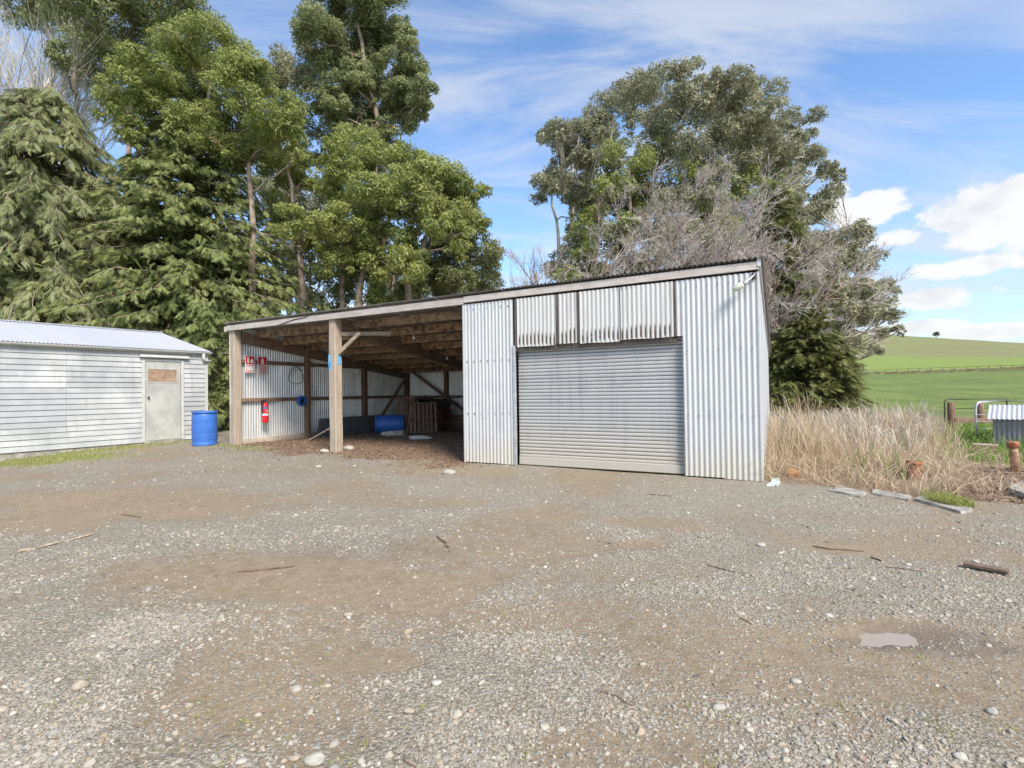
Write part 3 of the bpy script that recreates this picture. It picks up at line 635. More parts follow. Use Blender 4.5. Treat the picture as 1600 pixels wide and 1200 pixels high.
# light on its arm at the corner
lamp = empty('yard_light', tuple(np.append(SH_O + SH_R * -0.05 - SH_D * 0.06, 3.0)), -SH_PH, 'old glass yard light on a bent arm at the garage corner', 'light'); lamp.scale = (0.85, 0.85, 0.85)
MB().box(-0.03, 0.03, -0.01, 0.03, -0.06, 0.06, 0.006).build('bracket', M['darkmetal'], lamp)
MB().tube([(0.02, -0.01, 0.04), (0.0, -0.05, 0.0), (-0.05, -0.10, -0.06), (-0.12, -0.15, -0.13)], 0.011, 6).build('arm', M['pipe'], lamp)
Ml = Matrix.Translation((-0.11, -0.15, -0.125)) @ Matrix.Rotation(R_(-118), 4, 'Y')
MB().lathe([(0.018, -0.03), (0.035, -0.01), (0.042, 0.03), (0.042, 0.055)], 16, Ml).build('lamp_holder', M['pipe'], lamp, True)
MB().lathe([(0.042, 0.055), (0.055, 0.08), (0.060, 0.14), (0.056, 0.20), (0.04, 0.235), (0.012, 0.25)], 18, Ml).build('glass_cover', M['glass'], lamp, True)
for (x, y) in ((-7.6, 1.5), (-8.45, 4.1)):
    z = roofz(y) - 0.24
    p = SH_O + SH_R * x + SH_D * y
    o = empty('pendant_bulb', (p[0], p[1], z), 0, 'bare bulb hanging under the shed roof %s' % ('nearer the middle post' if y < 2 else 'farther back over the pallets'), 'light bulb', 'bulbs under the shed roof')
    MB().tube([(0, 0, 0.14), (0, 0, 0.02)], 0.006, 5).build('cord', M['black'], o)
    MB().lathe([(0.012, 0.03), (0.016, 0.0), (0.034, -0.04), (0.034, -0.065), (0.012, -0.09)], 12).build('bulb', M['bulb'], o, True)

# ------------------------------------------------------------------ things in the open bays
def sw(x, y, z=0.09): p = SH_O + SH_R * x + SH_D * y; return (p[0], p[1], z)
def sign(y, z, label, kind):
    s = empty('safety_sign', sw(-12.38, y, z), -SH_PH, label, 'sign')       # local +x faces into the bay
    MB().box(0, 0.006, -0.14, 0.14, -0.23, 0.23, 0.002).build('plate', M['signwhite'], s)
    MB().box(0.006, 0.008, -0.125, 0.125, 0.0, 0.215).build('red_panel', M['red'], s)
    if kind == 0:       # flame and extinguisher pictogram
        MB().add([(0.0095, *q) for q in ((-.08, .03), (-.03, .03), (-.03, .17), (-.055, .20), (-.08, .17))], [(0, 1, 2, 3, 4)]).build('extinguisher_mark', M['signwhite'], s)
        MB().add([(0.0095, *q) for q in ((.02, .03), (.085, .03), (.10, .09), (.075, .13), (.06, .19), (.035, .13), (.01, .10))], [(0, 1, 2, 3, 4, 5, 6)]).build('flame_mark', M['signwhite'], s)
    else:
        MB().add([(0.0095, *q) for q in ((-.045, .02), (.045, .02), (.045, .14), (.02, .155), (.02, .19), (-.02, .19), (-.02, .155), (-.045, .14))], [tuple(range(8))]).build('extinguisher_mark', M['signwhite'], s)
    for k in range(7):          # diagonal red stripes of the lower half
        a = -0.19 + 0.055 * k; pts = [(a, -0.215), (a + 0.026, -0.215), (a + 0.126, -0.015), (a + 0.10, -0.015)]
        pts = [(min(max(p, -0.125), 0.125), q) for p, q in pts]
        if pts[1][0] > -0.124 or pts[2][0] > -0.124: MB().add([(0.0085, *p) for p in pts], [(0, 1, 2, 3)]).build('stripe', M['red'], s)
    if kind == 0:
        MB().box(0.009, 0.0105, -0.09, 0.09, -0.17, -0.06).build('text_panel', M['signwhite'], s)
sign(0.49, 2.20, 'red and white fire extinguisher sign with flame, nearest the corner post', 0)
sign(0.86, 2.20, 'red and white striped extinguisher sign, farther from the corner post', 1)
ex = empty('fire_extinguisher', sw(-12.27, 0.86, 0.60), -SH_PH, 'red fire extinguisher with white labels hung on the iron wall', 'extinguisher')
bd = MB().lathe([(0.06, 0.0), (0.078, 0.012), (0.08, 0.05), (0.08, 0.45), (0.072, 0.50), (0.045, 0.54), (0.026, 0.555)], 24).build('cylinder', M['red'], ex, True)
MB().lathe([(0.0815, 0.38), (0.0815, 0.44)], 24, cap=False).build('band', M['violet'], ex, True)
MB().lathe([(0.0812, 0.20), (0.0812, 0.255)], 24, cap=False).build('label_band', M['signwhite'], ex, True)
for z in (0.315, 0.345):
    MB().box(0.079, 0.083, -0.035, 0.025, z - 0.008, z + 0.006).build('label_line', M['signwhite'], ex)
MB().lathe([(0.02, 0.55), (0.024, 0.57), (0.02, 0.61)], 12).build('valve', M['darkmetal'], ex, True)
MB().bar((-0.01, 0, 0.61), (0.09, -0.02, 0.64), 0.018, 0.014).build('handle', M['black'], ex)
MB().tube([(0.0, -0.02, 0.58), (0.02, -0.075, 0.55), (0.02, -0.098, 0.45), (0.015, -0.095, 0.25)], 0.012, 8).build('hose', M['black'], ex)
MB().box(-0.115, -0.078, -0.03, 0.03, 0.30, 0.62, 0.003).build('wall_bracket', M['darkmetal'], ex)
co = empty('hose_coil', sw(-12.38, 2.12, 1.17), -SH_PH, 'coil of blue hose hung on the iron wall by a post', 'hose')
for k, (rr, xo) in enumerate(((0.135, 0.02), (0.115, 0.045), (0.135, 0.07), (0.112, 0.09), (0.088, 0.05), (0.088, 0.025))):
    MB().tube([(xo + 0.006 * math.sin(3 * a), rr * math.cos(a), rr * math.sin(a)) for a in np.linspace(0, 2 * math.pi, 25)], 0.017, 7, False).build('hose_turn', M['bluerope'], co, True)
MB().tube([(-0.03, 0, 0.06), (0.10, 0, 0.06), (0.12, 0, 0.09)], 0.008, 6).build('hook', M['darkmetal'], co)
MB().lathe([(0.075, 0.0), (0.07, 0.05), (0.03, 0.06)], 14, Matrix.Rotation(R_(90), 4, 'Y')).build('hub', M['black'], co, True)
wl = MB().tube([(0.02 * math.sin(3 * a), 0.24 * math.cos(a) - 0.06 * math.sin(2 * a), 0.28 * math.sin(a) - 0.06) for a in np.linspace(0.4, 6.6, 40)] + [(0, 0.0 - 0.6 * i / 6, 0.19 + 0.02 * i) for i in range(4)], 0.007, 5).build('wire_loop', M['black'])
wl.location = sw(-12.40, 1.98, 2.02); wl.rotation_euler = (0, 0, -SH_PH); tag(wl, 'loop of black wire hanging high on the iron wall', 'wire')
def drum_parts(root, Mx=None, lid=True):
    pr = [(0.265, 0.0), (0.285, 0.02), (0.288, 0.06), (0.275, 0.08), (0.290, 0.14), (0.296, 0.30), (0.294, 0.315), (0.294, 0.335), (0.297, 0.35), (0.298, 0.57), (0.295, 0.585), (0.295, 0.605), (0.296, 0.62), (0.292, 0.78), (0.278, 0.83), (0.272, 0.845)]
    MB().lathe(pr, 40, Mx).build('barrel_body', M['blue'], root, True)
    MB().lathe([(0.270, 0.845), (0.298, 0.85), (0.302, 0.865), (0.302, 0.89), (0.296, 0.90), (0.278, 0.90), (0.272, 0.872), (0.0, 0.872)], 40, Mx, False).build('rim', M['blue'], root, True)
    for (px, py) in ((0.16, 0.05), (-0.16, -0.05)):
        q = (Mx or Matrix()) @ Matrix.Translation((px, py, 0.865)); MB().lathe([(0.035, 0), (0.035, 0.02), (0.03, 0.025)], 12, q).build('bung', M['blue'], root)
p = G(320, 695.5, 0.07)
dr = empty('plastic_drum', (p[0], p[1], lay(p[0], p[1]) - 0.01), 0.6, 'upright blue plastic drum beside the white shed corner', 'drum'); drum_parts(dr)
p = sw(-11.0, 4.45, 0)
dl = empty('plastic_drum', (p[0], p[1], lay(p[0], p[1]) + 0.295), 0, 'blue plastic drum lying on its side near the pallets', 'drum')
drum_parts(dl, Matrix.Rotation(R_(10), 4, 'Z') @ Matrix.Rotation(R_(90), 4, 'Y') @ Matrix.Translation((0, 0, -0.45)))
pf = lay(*sw(-10, 5.5)[:2])
def pallet(loc, M4, label, n=7):
    r = empty('wooden_pallet', loc, 0, label, 'pallet', 'old wooden pallets in the shed'); r.matrix_world = Matrix.Translation(loc) @ M4
    for k in range(n): MB().box(-0.6, 0.6, -0.5 + k * 0.1517, -0.5 + k * 0.1517 + 0.09, 0.118, 0.138, 0.003).build('deck_board', M['pallet'], r)
    for y in (-0.5, -0.05, 0.4): MB().box(-0.6, 0.6, y, y + 0.09, 0.0, 0.018, 0.003).build('base_board', M['pallet'], r)
    for x in (-0.6, -0.02, 0.555): MB().box(x, x + 0.045, -0.5, 0.5, 0.0185, 0.1175, 0.003).build('bearer', M['pallet'], r)
    return r
RZ = Matrix.Rotation(-SH_PH, 4, 'Z')
names = ['lowest pallet of the stack by the rear wall', 'second pallet from the ground in the stack', 'third pallet from the ground in the stack', 'fourth pallet from the ground in the stack', 'fifth pallet from the ground in the stack', 'sixth pallet from the ground in the stack', 'topmost pallet of the stack under a dark tarp']
for k in range(7):
    p = sw(-10.25 + 0.02 * math.sin(k * 2.3), 5.55 + 0.02 * math.cos(k * 1.7), pf + 0.145 * k)
    pallet(p, RZ @ Matrix.Rotation(R_(90 + 2.5 * math.sin(k * 4.1)), 4, 'Z'), 'weathered ' + names[k])
p = sw(-10.62, 4.80, pf + 0.52); pallet(p, RZ @ Matrix.Rotation(R_(-12), 4, 'Z') @ Matrix.Rotation(R_(82), 4, 'X') @ Matrix.Rotation(R_(90), 4, 'Z') @ Matrix.Translation((0.08, 0, -0.02)), 'pallet standing on edge against the left of the stack', 6)
p = sw(-9.72, 4.55, pf + 0.50); pallet(p, RZ @ Matrix.Rotation(R_(40), 4, 'Z') @ Matrix.Rotation(R_(68), 4, 'X') @ Matrix.Rotation(R_(90), 4, 'Z') @ Matrix.Scale(0.85, 4), 'dark pallet leaning against the right front of the stack', 6)
n = 14; gx, gy = np.meshgrid(np.linspace(-0.55, 0.6, n), np.linspace(-0.5, 0.6, n)); hz = 0.03 + 0.10 * fbm(gx * 3 + 4, gy * 3, 3) + 0.05 * fbm(gx * 9, gy * 9, 2)
hz = hz - 0.28 * sstep(0.44, 0.62, np.abs(gx)) - 0.2 * sstep(0.46, 0.6, np.abs(gy)); i = (np.arange(n - 1)[:, None] * n + np.arange(n - 1)).ravel()
o = link('dark_tarp', npmesh('dark_tarp', np.stack([gx, gy, hz], -1).reshape(-1, 3), np.stack([i, i + 1, i + n + 1, i + n], 1), True), M['tarp']); o.location = sw(-10.25, 5.5, pf + 1.01); o.rotation_euler = (0, 0, -SH_PH); tag(o, 'crumpled dark tarp thrown over the pallet stack', 'tarp')
ty = empty('old_tyre', sw(-10.75, 6.2, pf + 0.62), -SH_PH, 'black tyre propped up behind the standing pallet', 'tyre')
Mt = Matrix.Rotation(R_(78), 4, 'X')
MB().lathe([(0.20, -0.07), (0.30, -0.095), (0.345, -0.08), (0.355, 0), (0.345, 0.08), (0.30, 0.095), (0.20, 0.07), (0.215, 0.0), (0.20, -0.07)], 28, Mt, False).build('tyre_casing', M['black'], ty, True)
MB().lathe([(0.19, -0.03), (0.20, -0.07), (0.17, -0.05), (0.05, -0.02), (0.0, -0.02)], 20, Mt, False).build('rim', M['darkmetal'], ty, True)
for k, (a, b_, lab) in enumerate((((-11.0, 5.6, 0.0), (-10.72, 6.05, 1.22), 'broad board leaning beside the tyre in the shed corner'), ((-11.5, 5.4, 0.0), (-11.1, 6.3, 0.75), 'short board leaning low in the shed corner'))):
    o = MB().bar(sw(a[0], a[1], pf + a[2]), sw(b_[0], b_[1], pf + b_[2]), 0.20 - 0.06 * k, 0.035, tuple(SH_D) + (0,), 0.004).build('leaning_board', M['pallet']); tag(o, lab, 'board')
for k in range(3):
    q = corr('iron_sheet', None, M['oldsheet'], (0, 0, 0), Z, Yv, 0.60 - 0.05 * k, X, -1.45 + 0.1 * k, 1.45 + 0.12 * k, 0.010)
    q.matrix_world = Matrix.Translation(sw(-12.05 + 0.05 * k - 0.06, 3.9 + 0.1 * k, lay(*sw(-11.9, 3.9)[:2]) - 0.01)) @ RZ @ Matrix.Rotation(R_(90), 4, 'Z') @ Matrix.Rotation(R_(13 + k), 4, 'X')
    tag(q, ['dull loose iron sheet on its edge, closest to the wall', 'middle loose iron sheet on its edge along the wall', 'front loose iron sheet on its edge along the wall'][k], 'iron sheet', 'loose iron sheets along the wall')
a, b_ = G(484, 688, 0.09), W(517, 669, 13.6)
o = MB().bar(tuple(a), tuple(b_), 0.11, 0.03, (0, 0, 1), 0.003).build('loose_plank', M['pale']); tag(o, 'pale plank propped low behind the middle post', 'plank')
def lump(name, u, v, z, sx, sy, sz, mat, label, cat, rot=0.0, seed=1, soft=0.25, lift=0.3):
    k, j = 18, 10; V = []; rr = np.random.default_rng(seed); ph = rr.random(6) * 6.28
    for b in range(j + 1):
        th = math.pi * b / j
        for a in range(k):
            f = 2 * math.pi * a / k; d = 1 + soft * (math.sin(2 * f + ph[0]) * math.sin(th) * .5 + .5 * math.sin(3 * f + 2 * th + ph[1]) * math.sin(th) + .4 * math.sin(5 * th + f + ph[2]) * math.sin(th))
            V.append((sx * d * math.sin(th) * math.cos(f), sy * d * math.sin(th) * math.sin(f), sz * d * math.cos(th)))
    F = [(b * k + a, (b + 1) * k + a, (b + 1) * k + (a + 1) % k, b * k + (a + 1) % k) for b in range(j) for a in range(k)]
    p = G(u, v, z); o = MB().add(V, F).build(name, mat, None, True); o.location = (p[0], p[1], lay(p[0], p[1]) + sz * lift); o.rotation_euler = (0, 0, rot); return tag(o, label, cat)
lump('crumpled_sack', 618, 680, 0.09, 0.32, 0.14, 0.12, M['sack'], 'crumpled pale sack beside the lying drum', 'sack', 0.3, 3, 0.5)
lump('rolled_sack', 656, 686, 0.09, 0.33, 0.09, 0.07, M['sack'], 'pale rolled bag lying on leaf litter in the shed', 'bag', -0.1, 4, 0.22, 0.6)

# ------------------------------------------------------------------ the weatherboard shed (local x along its wall, y away from the yard)
wsh = empty('weatherboard_shed', (WO[0], WO[1], 0), math.pi / 2 - WT, 'low white weatherboard shed with a door and pale iron roof', 'shed')
WL = 7.2; WW = 7.2; zb = 0.12; bp = 0.1365
def wbx(name, mat, x0, x1, y0, y1, z0, z1, parent=None, ch=0.004): return MB().box(x0, x1, y0, y1, z0, z1, ch).build(name, mat, parent or wsh)
wbx('plinth', M['concrete'], -WL, 0.0, 0.02, 0.2, -0.3, zb + 0.01); wbx('inner_wall', M['board'], -WL, -0.0, 0.04, 0.12, zb, 2.6, ch=0)
for r in range(18):
    z = zb + bp * r; cuts = [-WL, -3.216 if 1 < r < 17 else -2.1 - 0.9 * (r % 2), -1.64, -0.61, -0.04]
    if r >= 17: cuts = [-WL, -1.72, -0.04]
    for a, b_ in zip(cuts[:-1], cuts[1:]):
        if abs(a + 1.64) < 1e-6 and r < 17: continue
        w = 0.0015 * random.random(); dz = random.uniform(-0.003, 0.003); g = 0.004
        V = [(xx, yy, zz) for xx in (a + g / 2, b_ - g / 2) for (yy, zz) in ((0.04, z + dz), (-0.010 - w, z + dz), (-0.008 - w, z + 0.008 + dz), (0.012, z + bp + 0.004), (0.04, z + bp + 0.004))]
        F = [(i, (i + 1) % 5, 5 + (i + 1) % 5, 5 + i) for i in range(5)] + [(4, 3, 2, 1, 0), (5, 6, 7, 8, 9)]
        MB().add(V, F).build('weatherboard', M['board_grey'] if (b_ < -3.2 and 4 <= r <= 10) else M['board'], wsh)
wbx('corner_board', M['white_paint'], -0.04, 0.03, -0.02, 0.10, zb, 2.6); wbx('fascia', M['white_paint'], -WL, 0.06, -0.03, 0.03, 2.575, 2.66)
dj = wbx('door_frame', M['white_paint'], -1.64, -1.57, -0.025, 0.06, zb, 2.42); wbx('door_frame', M['white_paint'], -0.69, -0.61, -0.025, 0.06, zb, 2.42); wbx('door_frame', M['white_paint'], -1.567, -0.693, -0.020, 0.06, 2.345, 2.41)
do = wbx('door', M['door_paint'], -1.56, -0.70, 0.0, 0.035, 0.16, 2.335)
wbx('boarded_window', M['ply'], -1.50, -0.80, -0.004, 0.002, 1.77, 2.12, do, 0); 
for q in ((-1.53, -1.50, 1.74, 2.15), (-0.80, -0.77, 1.74, 2.15)): wbx('window_bead', M['door_paint'], q[0], q[1], -0.010, 0.002, q[2], q[3], do, 0.002)
for q in ((1.74, 1.77), (2.12, 2.15)): wbx('window_bead', M['door_paint'], -1.50, -0.80, -0.010, 0.002, q[0], q[1], do, 0.002)
MB().lathe([(0.012, 0.0), (0.012, 0.03), (0.028, 0.04), (0.028, 0.06), (0.01, 0.068)], 14, Matrix.Translation((-1.50, 0.0, 1.34)) @ Matrix.Rotation(R_(90), 4, 'X')).build('knob', M['darkmetal'], do, True)
wbx('door_sill', M['concrete'], -1.62, -0.62, -0.06, 0.1, 0.04, 0.155)
MB().add([(x, y, z) for x in (-1.70, -0.50) for (y, z) in ((0.0, 2.54), (-0.10, 2.475), (-0.10, 2.445), (0.0, 2.43))], [(0, 1, 5, 4), (1, 2, 6, 5), (2, 3, 7, 6), (0, 3, 2, 1), (4, 5, 6, 7)]).build('door_hood', M['white_paint'], wsh)
gt = []
for xx in (-WL, 0.10): gt += [(xx, 0.0 - 0.09 + 0.058 * math.cos(a), 2.66 + 0.058 * math.sin(a)) for a in np.linspace(math.pi, 2 * math.pi, 9)]
MB().add(gt + [(p_[0], p_[1] , p_[2] - 0.004) for p_ in gt], [(i, i + 1, 10 + i, 9 + i) for i in range(8)] + [(18 + i, 27 + i, 28 + i, 19 + i) for i in range(8)] + [tuple(range(9, 18))]).build('gutter', M['white_paint'], wsh, True)
MB().tube([(-0.12, -0.09, 2.62), (-0.12, -0.09, 2.50), (-0.11, -0.09, 2.44), (-0.06, -0.08, 2.41), (0.10, -0.04, 2.40)], 0.042, 12).build('downpipe', M['white_paint'], wsh, True)
WR = 3.55; slope = (WR - 2.69) / 3.64
S1 = np.array([0, 3.64, WR - 2.69]); S1l = np.linalg.norm(S1); S1 /= S1l; N1 = np.array([0, -S1[2], S1[1]]); S2 = S1 * [1, -1, 1]; N2 = N1 * [1, -1, 1]
x = -WL - 0.1; k = 0
while x < 0.05:
    w = min(0.762, 0.12 - x)
    corr('roof_sheet', wsh, M['roofw'], (x, 0, 2.70 + 0.0025 * (k % 2)), X, N1, w, S1, -0.10, S1l, 0.010, phase=x); corr('roof_sheet', wsh, M['roofw'], (x, 7.28, 2.70 + 0.0025 * (k % 2)), X, N2, w, S2, -0.1, S1l, 0.010, phase=x); x += 0.762; k += 1
MB().add([(xx, 3.64 + yy, zz) for xx in (-WL - 0.1, 0.14) for (yy, zz) in ((-0.2, WR - 0.018), (-0.03, WR + 0.03), (0.03, WR + 0.03), (0.2, WR - 0.018))], [(0, 4, 5, 1), (1, 5, 6, 2), (2, 6, 7, 3)]).build('ridge_cap', M['roofw'], wsh)
MB().add([(0.0, 0.1, zb), (0.0, 7.2, zb), (0.0, 7.2, 2.66), (0.0, 3.64, WR - 0.05), (0.0, 0.1, 2.66), (-0.08, 0.1, zb), (-0.08, 7.2, zb), (-0.08, 7.2, 2.66), (-0.08, 3.64, WR - 0.05), (-0.08, 0.1, 2.66)], [(0, 1, 2, 3, 4), (9, 8, 7, 6, 5), (0, 5, 6, 1), (1, 6, 7, 2), (2, 7, 8, 3), (3, 8, 9, 4), (4, 9, 5, 0)]).build('end_wall', M['board'], wsh)
# wire between the sheds
a = WO + WH * 0.05; b_ = SH_O + SH_R * -12.55; pts = [(a[0] + (b_[0] - a[0]) * s, a[1] + (b_[1] - a[1]) * s, 2.50 + (2.62 - 2.50) * s - 0.10 * math.sin(math.pi * s)) for s in np.linspace(0, 1, 12)]
tag(MB().tube(pts, 0.008, 5).build('overhead_wire', M['black']), 'thin dark wire strung between the two sheds', 'wire')
# grey stake beside the corner post
p = sw(-12.72, 0.3, 0.0); tag(MB().bar((p[0], p[1], 0.0), (p[0] - 0.02, p[1], 0.98), 0.13, 0.04, (0, 1, 0), 0.004).build('grey_board', M['pale']), 'grey board standing outside the open shed corner', 'board')

# ------------------------------------------------------------------ things on the right
p = G(1427, 749); pot = empty('rusty_pot', (p[0], p[1], lay(p[0], p[1]) - 0.02), 0, 'rust-orange open pipe stub standing in dry grass', 'pipe')
Mp = Matrix.Rotation(R_(5), 4, 'Y')
MB().lathe([(0.075, 0.0), (0.078, 0.1), (0.088, 0.27), (0.092, 0.275), (0.092, 0.285), (0.080, 0.285), (0.072, 0.12), (0.0, 0.12)], 20, Mp, False).build('pipe_wall', M['rust'], pot, True)
MB().lathe([(0.094, 0.25), (0.099, 0.26), (0.099, 0.288), (0.094, 0.29)], 20, Mp, False).build('collar', M['rust'], pot, True)
p = G(1588, 737); rp = empty('rusty_post', (p[0], p[1], -0.05), 0, 'short rusty pipe post with a collar near the iron hut', 'post')
Mp = Matrix.Rotation(R_(-5), 4, 'Y'); MB().lathe([(0.058, 0.0), (0.056, 0.3), (0.052, 0.46)], 16, Mp).build('pipe', M['rustpost'], rp, True)
MB().lathe([(0.052, 0.42), (0.070, 0.43), (0.072, 0.50), (0.066, 0.52), (0.05, 0.522)], 16, Mp).build('collar', M['rust'], rp, True)
hc = G(1553, 703, -0.03); hut = empty('iron_hut', (hc[0], hc[1], -0.05), R_(-46), 'low corrugated iron hut at the right edge of the yard', 'hut')
corr('wall_sheet', hut, M['hut'], (0, 0, 0), X, -Yv, 0.9, Z, 0.0, 0.70, 0.010); corr('wall_sheet', hut, M['hut'], (0.9, 0.003, 0), X, -Yv, 0.9, Z, 0.0, 0.70, 0.010)
corr('wall_sheet', hut, M['hut'], (0, 0, 0), Yv, X, 0.9, Z, 0.0, 0.70, 0.010); corr('wall_sheet', hut, M['hut'], (1.8, 0, 0), Yv, X, 1.6, Z, 0.0, 0.70, 0.010)
corr('wall_sheet', hut, M['hut'], (0, 0.9, 0), Yv, X, 0.7, Z, 0.0, 0.70, 0.010)
q = np.array([0, 0.8, 0.26]); ql = np.linalg.norm(q); q /= ql; nn = np.array([0, -q[2], q[1]])
for xx in (-0.08, 0.66, 1.40): 
    corr('roof_sheet', hut, M['roofw'], (xx, -0.06, 0.70), X, nn, 0.74, q, -0.06, ql, 0.010); corr('roof_sheet', hut, M['roofw'], (xx, 1.66, 0.70), X, nn * [1, -1, 1], 0.74, q * [1, -1, 1], -0.06, ql, 0.010)
MB().add([(xx, yy, zz) for xx in (0.02, 0.03) for (yy, zz) in ((0, .69), (1.6, .69), (.8, .94))], [(0, 1, 2), (5, 4, 3), (0, 3, 4, 1), (1, 4, 5, 2), (2, 5, 3, 0)]).build('gable', M['hut'], hut)
ga = G(1526, 693, -0.05); gb = ga + np.array([2.4, 0.3, 0.0]); gate = empty('pipe_gate', (ga[0], ga[1], 0.0), math.atan2(0.3, 2.4), 'galvanised pipe gate with a rounded corner behind the iron hut', 'gate')
MB().tube([(0, 0, 0.12), (0, 0, 0.78), (0.02, 0, 0.87), (0.07, 0, 0.93), (0.15, 0, 0.95), (2.4, 0, 0.98), (2.46, 0, 0.9), (2.5, 0, 0.12), (0, 0, 0.12)], 0.026, 8, False).build('gate_frame', M['pipe'], gate, True)
for z in (0.3, 0.47, 0.64): MB().tube([(0, 0, z), (2.5, 0, z + 0.02)], 0.008, 5).build('rail', M['pipe'], gate)
gc = G(1477, 672, -0.1); g2 = empty('far_gate', (gc[0], gc[1], -0.15), 0.05, 'thin dark pipe gate farther back behind the dry grass', 'gate')
MB().tube([(0, 0, 0.1), (0, 0, 0.95), (0.05, 0, 1.03), (0.12, 0, 1.05), (2.1, 0, 1.05), (2.15, 0, 1.0), (2.15, 0, 0.1), (0, 0, 0.1)], 0.022, 7, False).build('gate_frame', M['darkmetal'], g2, True)
for z in (0.4, 0.75): MB().tube([(0, 0, z), (2.15, 0, z)], 0.012, 5).build('rail', M['darkmetal'], g2)
for (u, v, hh, lab) in ((1487, 676, 1.0, 'weathered fence post at the left of the thin dark gate'), (1533, 674, 0.95, 'weathered fence post right of the thin dark gate')):
    p = G(u, v, -0.15); po = empty('fence_post', (p[0], p[1], -0.2), 0, lab, 'post', 'fence posts by the gate'); MB().lathe([(0.10, 0), (0.095, hh * .6), (0.09, hh), (0.06, hh + 0.02)], 10).build('post_shaft', M['inpost'], po, True)
    MB().tube([(-0.10, 0.0, hh * .75), (0, -0.1, hh * .75), (0.1, 0, hh * .75)], 0.006, 5).build('staple_wire', M['darkmetal'], po)
p0, p1 = G(1490, 655, 0.62), G(1545, 655, 0.62)
tag(MB().bar(tuple(W(1492, 656, 15.5)), tuple(W(1560, 657, 16.0)), 0.04, 0.12, ch=0.004).build('fence_rail', M['inpost']), 'grey timber rail beyond the thin dark gate', 'rail')
p = G(1540, 709, -0.02); pk = empty('pink_tub', (p[0], p[1], lay(p[0], p[1]) - 0.01), R_(-30), 'faded pink plastic tub in grass before the iron hut', 'tub'); pk.scale = (0.55, 0.6, 0.95)
k = 20; prof = [(0.20, 0.09, 0.0), (0.24, 0.13, 0.02), (0.32, 0.19, 0.17), (0.34, 0.205, 0.175), (0.34, 0.205, 0.19), (0.31, 0.18, 0.185), (0.23, 0.12, 0.04)]
V = [(rx * math.copysign(abs(math.cos(a)) ** .7, math.cos(a)), ry * math.copysign(abs(math.sin(a)) ** .7, math.sin(a)), zz) for (rx, ry, zz) in prof for a in [2 * math.pi * i / k for i in range(k)]]
MB().add(V, [(j * k + i, j * k + (i + 1) % k, (j + 1) * k + (i + 1) % k, (j + 1) * k + i) for j in range(len(prof) - 1) for i in range(k)] + [tuple(range(k))[::-1], tuple((len(prof) - 1) * k + i for i in range(k))]).build('tub_shell', M['pink'], pk, True)
MB().tube([(0.345 * math.cos(a), 0.21 * math.sin(a), 0.183) for a in np.linspace(0, 2 * math.pi, 25)], 0.012, 6, False).build('rim', M['pink'], pk, True)
lump('orange_gourd', 1237, 744, 0, 0.10, 0.09, 0.07, M['pumpkin'], 'small orange gourd in dry grass by the garage corner', 'gourd', 0.4, 5, 0.12, 0.8)
def slab(name, uv, zt, th, mat, label, cat, seed):
    pts = [G(u, v, zt) for (u, v) in uv]; c = np.mean(pts, 0); rr = random.Random(seed); P = []
    for a, b_ in zip(pts, pts[1:] + pts[:1]):
        for s in (0.0, 0.33, 0.66): q = a + (b_ - a) * s; P.append(q + np.array([rr.uniform(-.02, .02), rr.uniform(-.02, .02), 0]))
    n = len(P); V = [tuple(c + (q - c) * 0.97 + np.array([0, 0, rr.uniform(-.006, .006)])) for q in P] + [(q[0], q[1], zt - 0.02) for q in P] + [(q[0], q[1], zt - th) for q in P]
    F = [tuple(range(n))] + [(k2 * n + (i + 1) % n, k2 * n + i, (k2 + 1) * n + i, (k2 + 1) * n + (i + 1) % n) for k2 in (0, 1) for i in range(n)]
    o = MB().add(V, F[:1] + [f[::-1] for f in F[1:]]).build(name, mat); return tag(o, label, cat)
slab('kerb_slab', [(1296, 765), (1345, 775), (1352, 768), (1312, 757)], 0.022, 0.12, M['concrete'], 'short concrete kerb slab nearest the garage corner', 'kerb', 1)
slab('kerb_slab', [(1360, 770), (1418, 780), (1424, 773), (1365, 764)], 0.014, 0.1, M['concrete'], 'half buried middle concrete kerb slab at gravel edge', 'kerb', 2)
slab('kerb_slab', [(1430, 779), (1506, 800), (1518, 794), (1500, 779), (1440, 771)], 0.022, 0.12, M['concrete'], 'long concrete kerb slab with grass tufts', 'kerb', 3)
slab('concrete_slab', [(1575, 762), (1640, 782), (1660, 770), (1590, 752)], 0.07, 0.14, M['concrete'], 'concrete slab lying at the right edge by leaf litter', 'slab', 4)
slab('broken_board', [(1198, 757), (1216, 758), (1217, 746), (1206, 748)], 0.02, 0.05, M['green_shard'], 'pale green broken board piece at the garage corner', 'board', 5)

# paddock fence posts along the dark line of the hill, and the lone tree on the crest
def hill_at(u, r):
    d = ray(u, 600); k = r / math.hypot(d[0], d[1]); x, y = d[0] * k, d[1] * k; return np.array([x, y, float(gz(np.array([x]), np.array([y]))[0])])
fr = empty('paddock_fence', tuple(hill_at(1340, 131)), 0, 'dark wire fence and rank grass line across the green paddock', 'fence'); base = np.array(fr.location)
line = [hill_at(u, 131.5 + 1.0 * math.sin(u * .013)) - base for u in range(1240, 1720, 6)]
for q in line[::3]: MB().box(q[0] - .05, q[0] + .05, q[1] - .05, q[1] + .05, q[2] - .2, q[2] + 0.9).build('post', M['inpost'], fr)
for hh in (0.5, 0.95): MB().tube([q + [0, 0, hh] for q in line], 0.03, 4).build('wire', M['darkmetal'], fr)
bk = MB(); prof = [(-1.2, -0.1), (-0.6, .35), (0, .5), (.6, .4), (1.3, -0.1)]; V = []
for i, q in enumerate(line): V += [(q[0] + a * .4, q[1] + a, q[2] + z * (0.9 + 0.5 * random.random())) for a, z in prof]
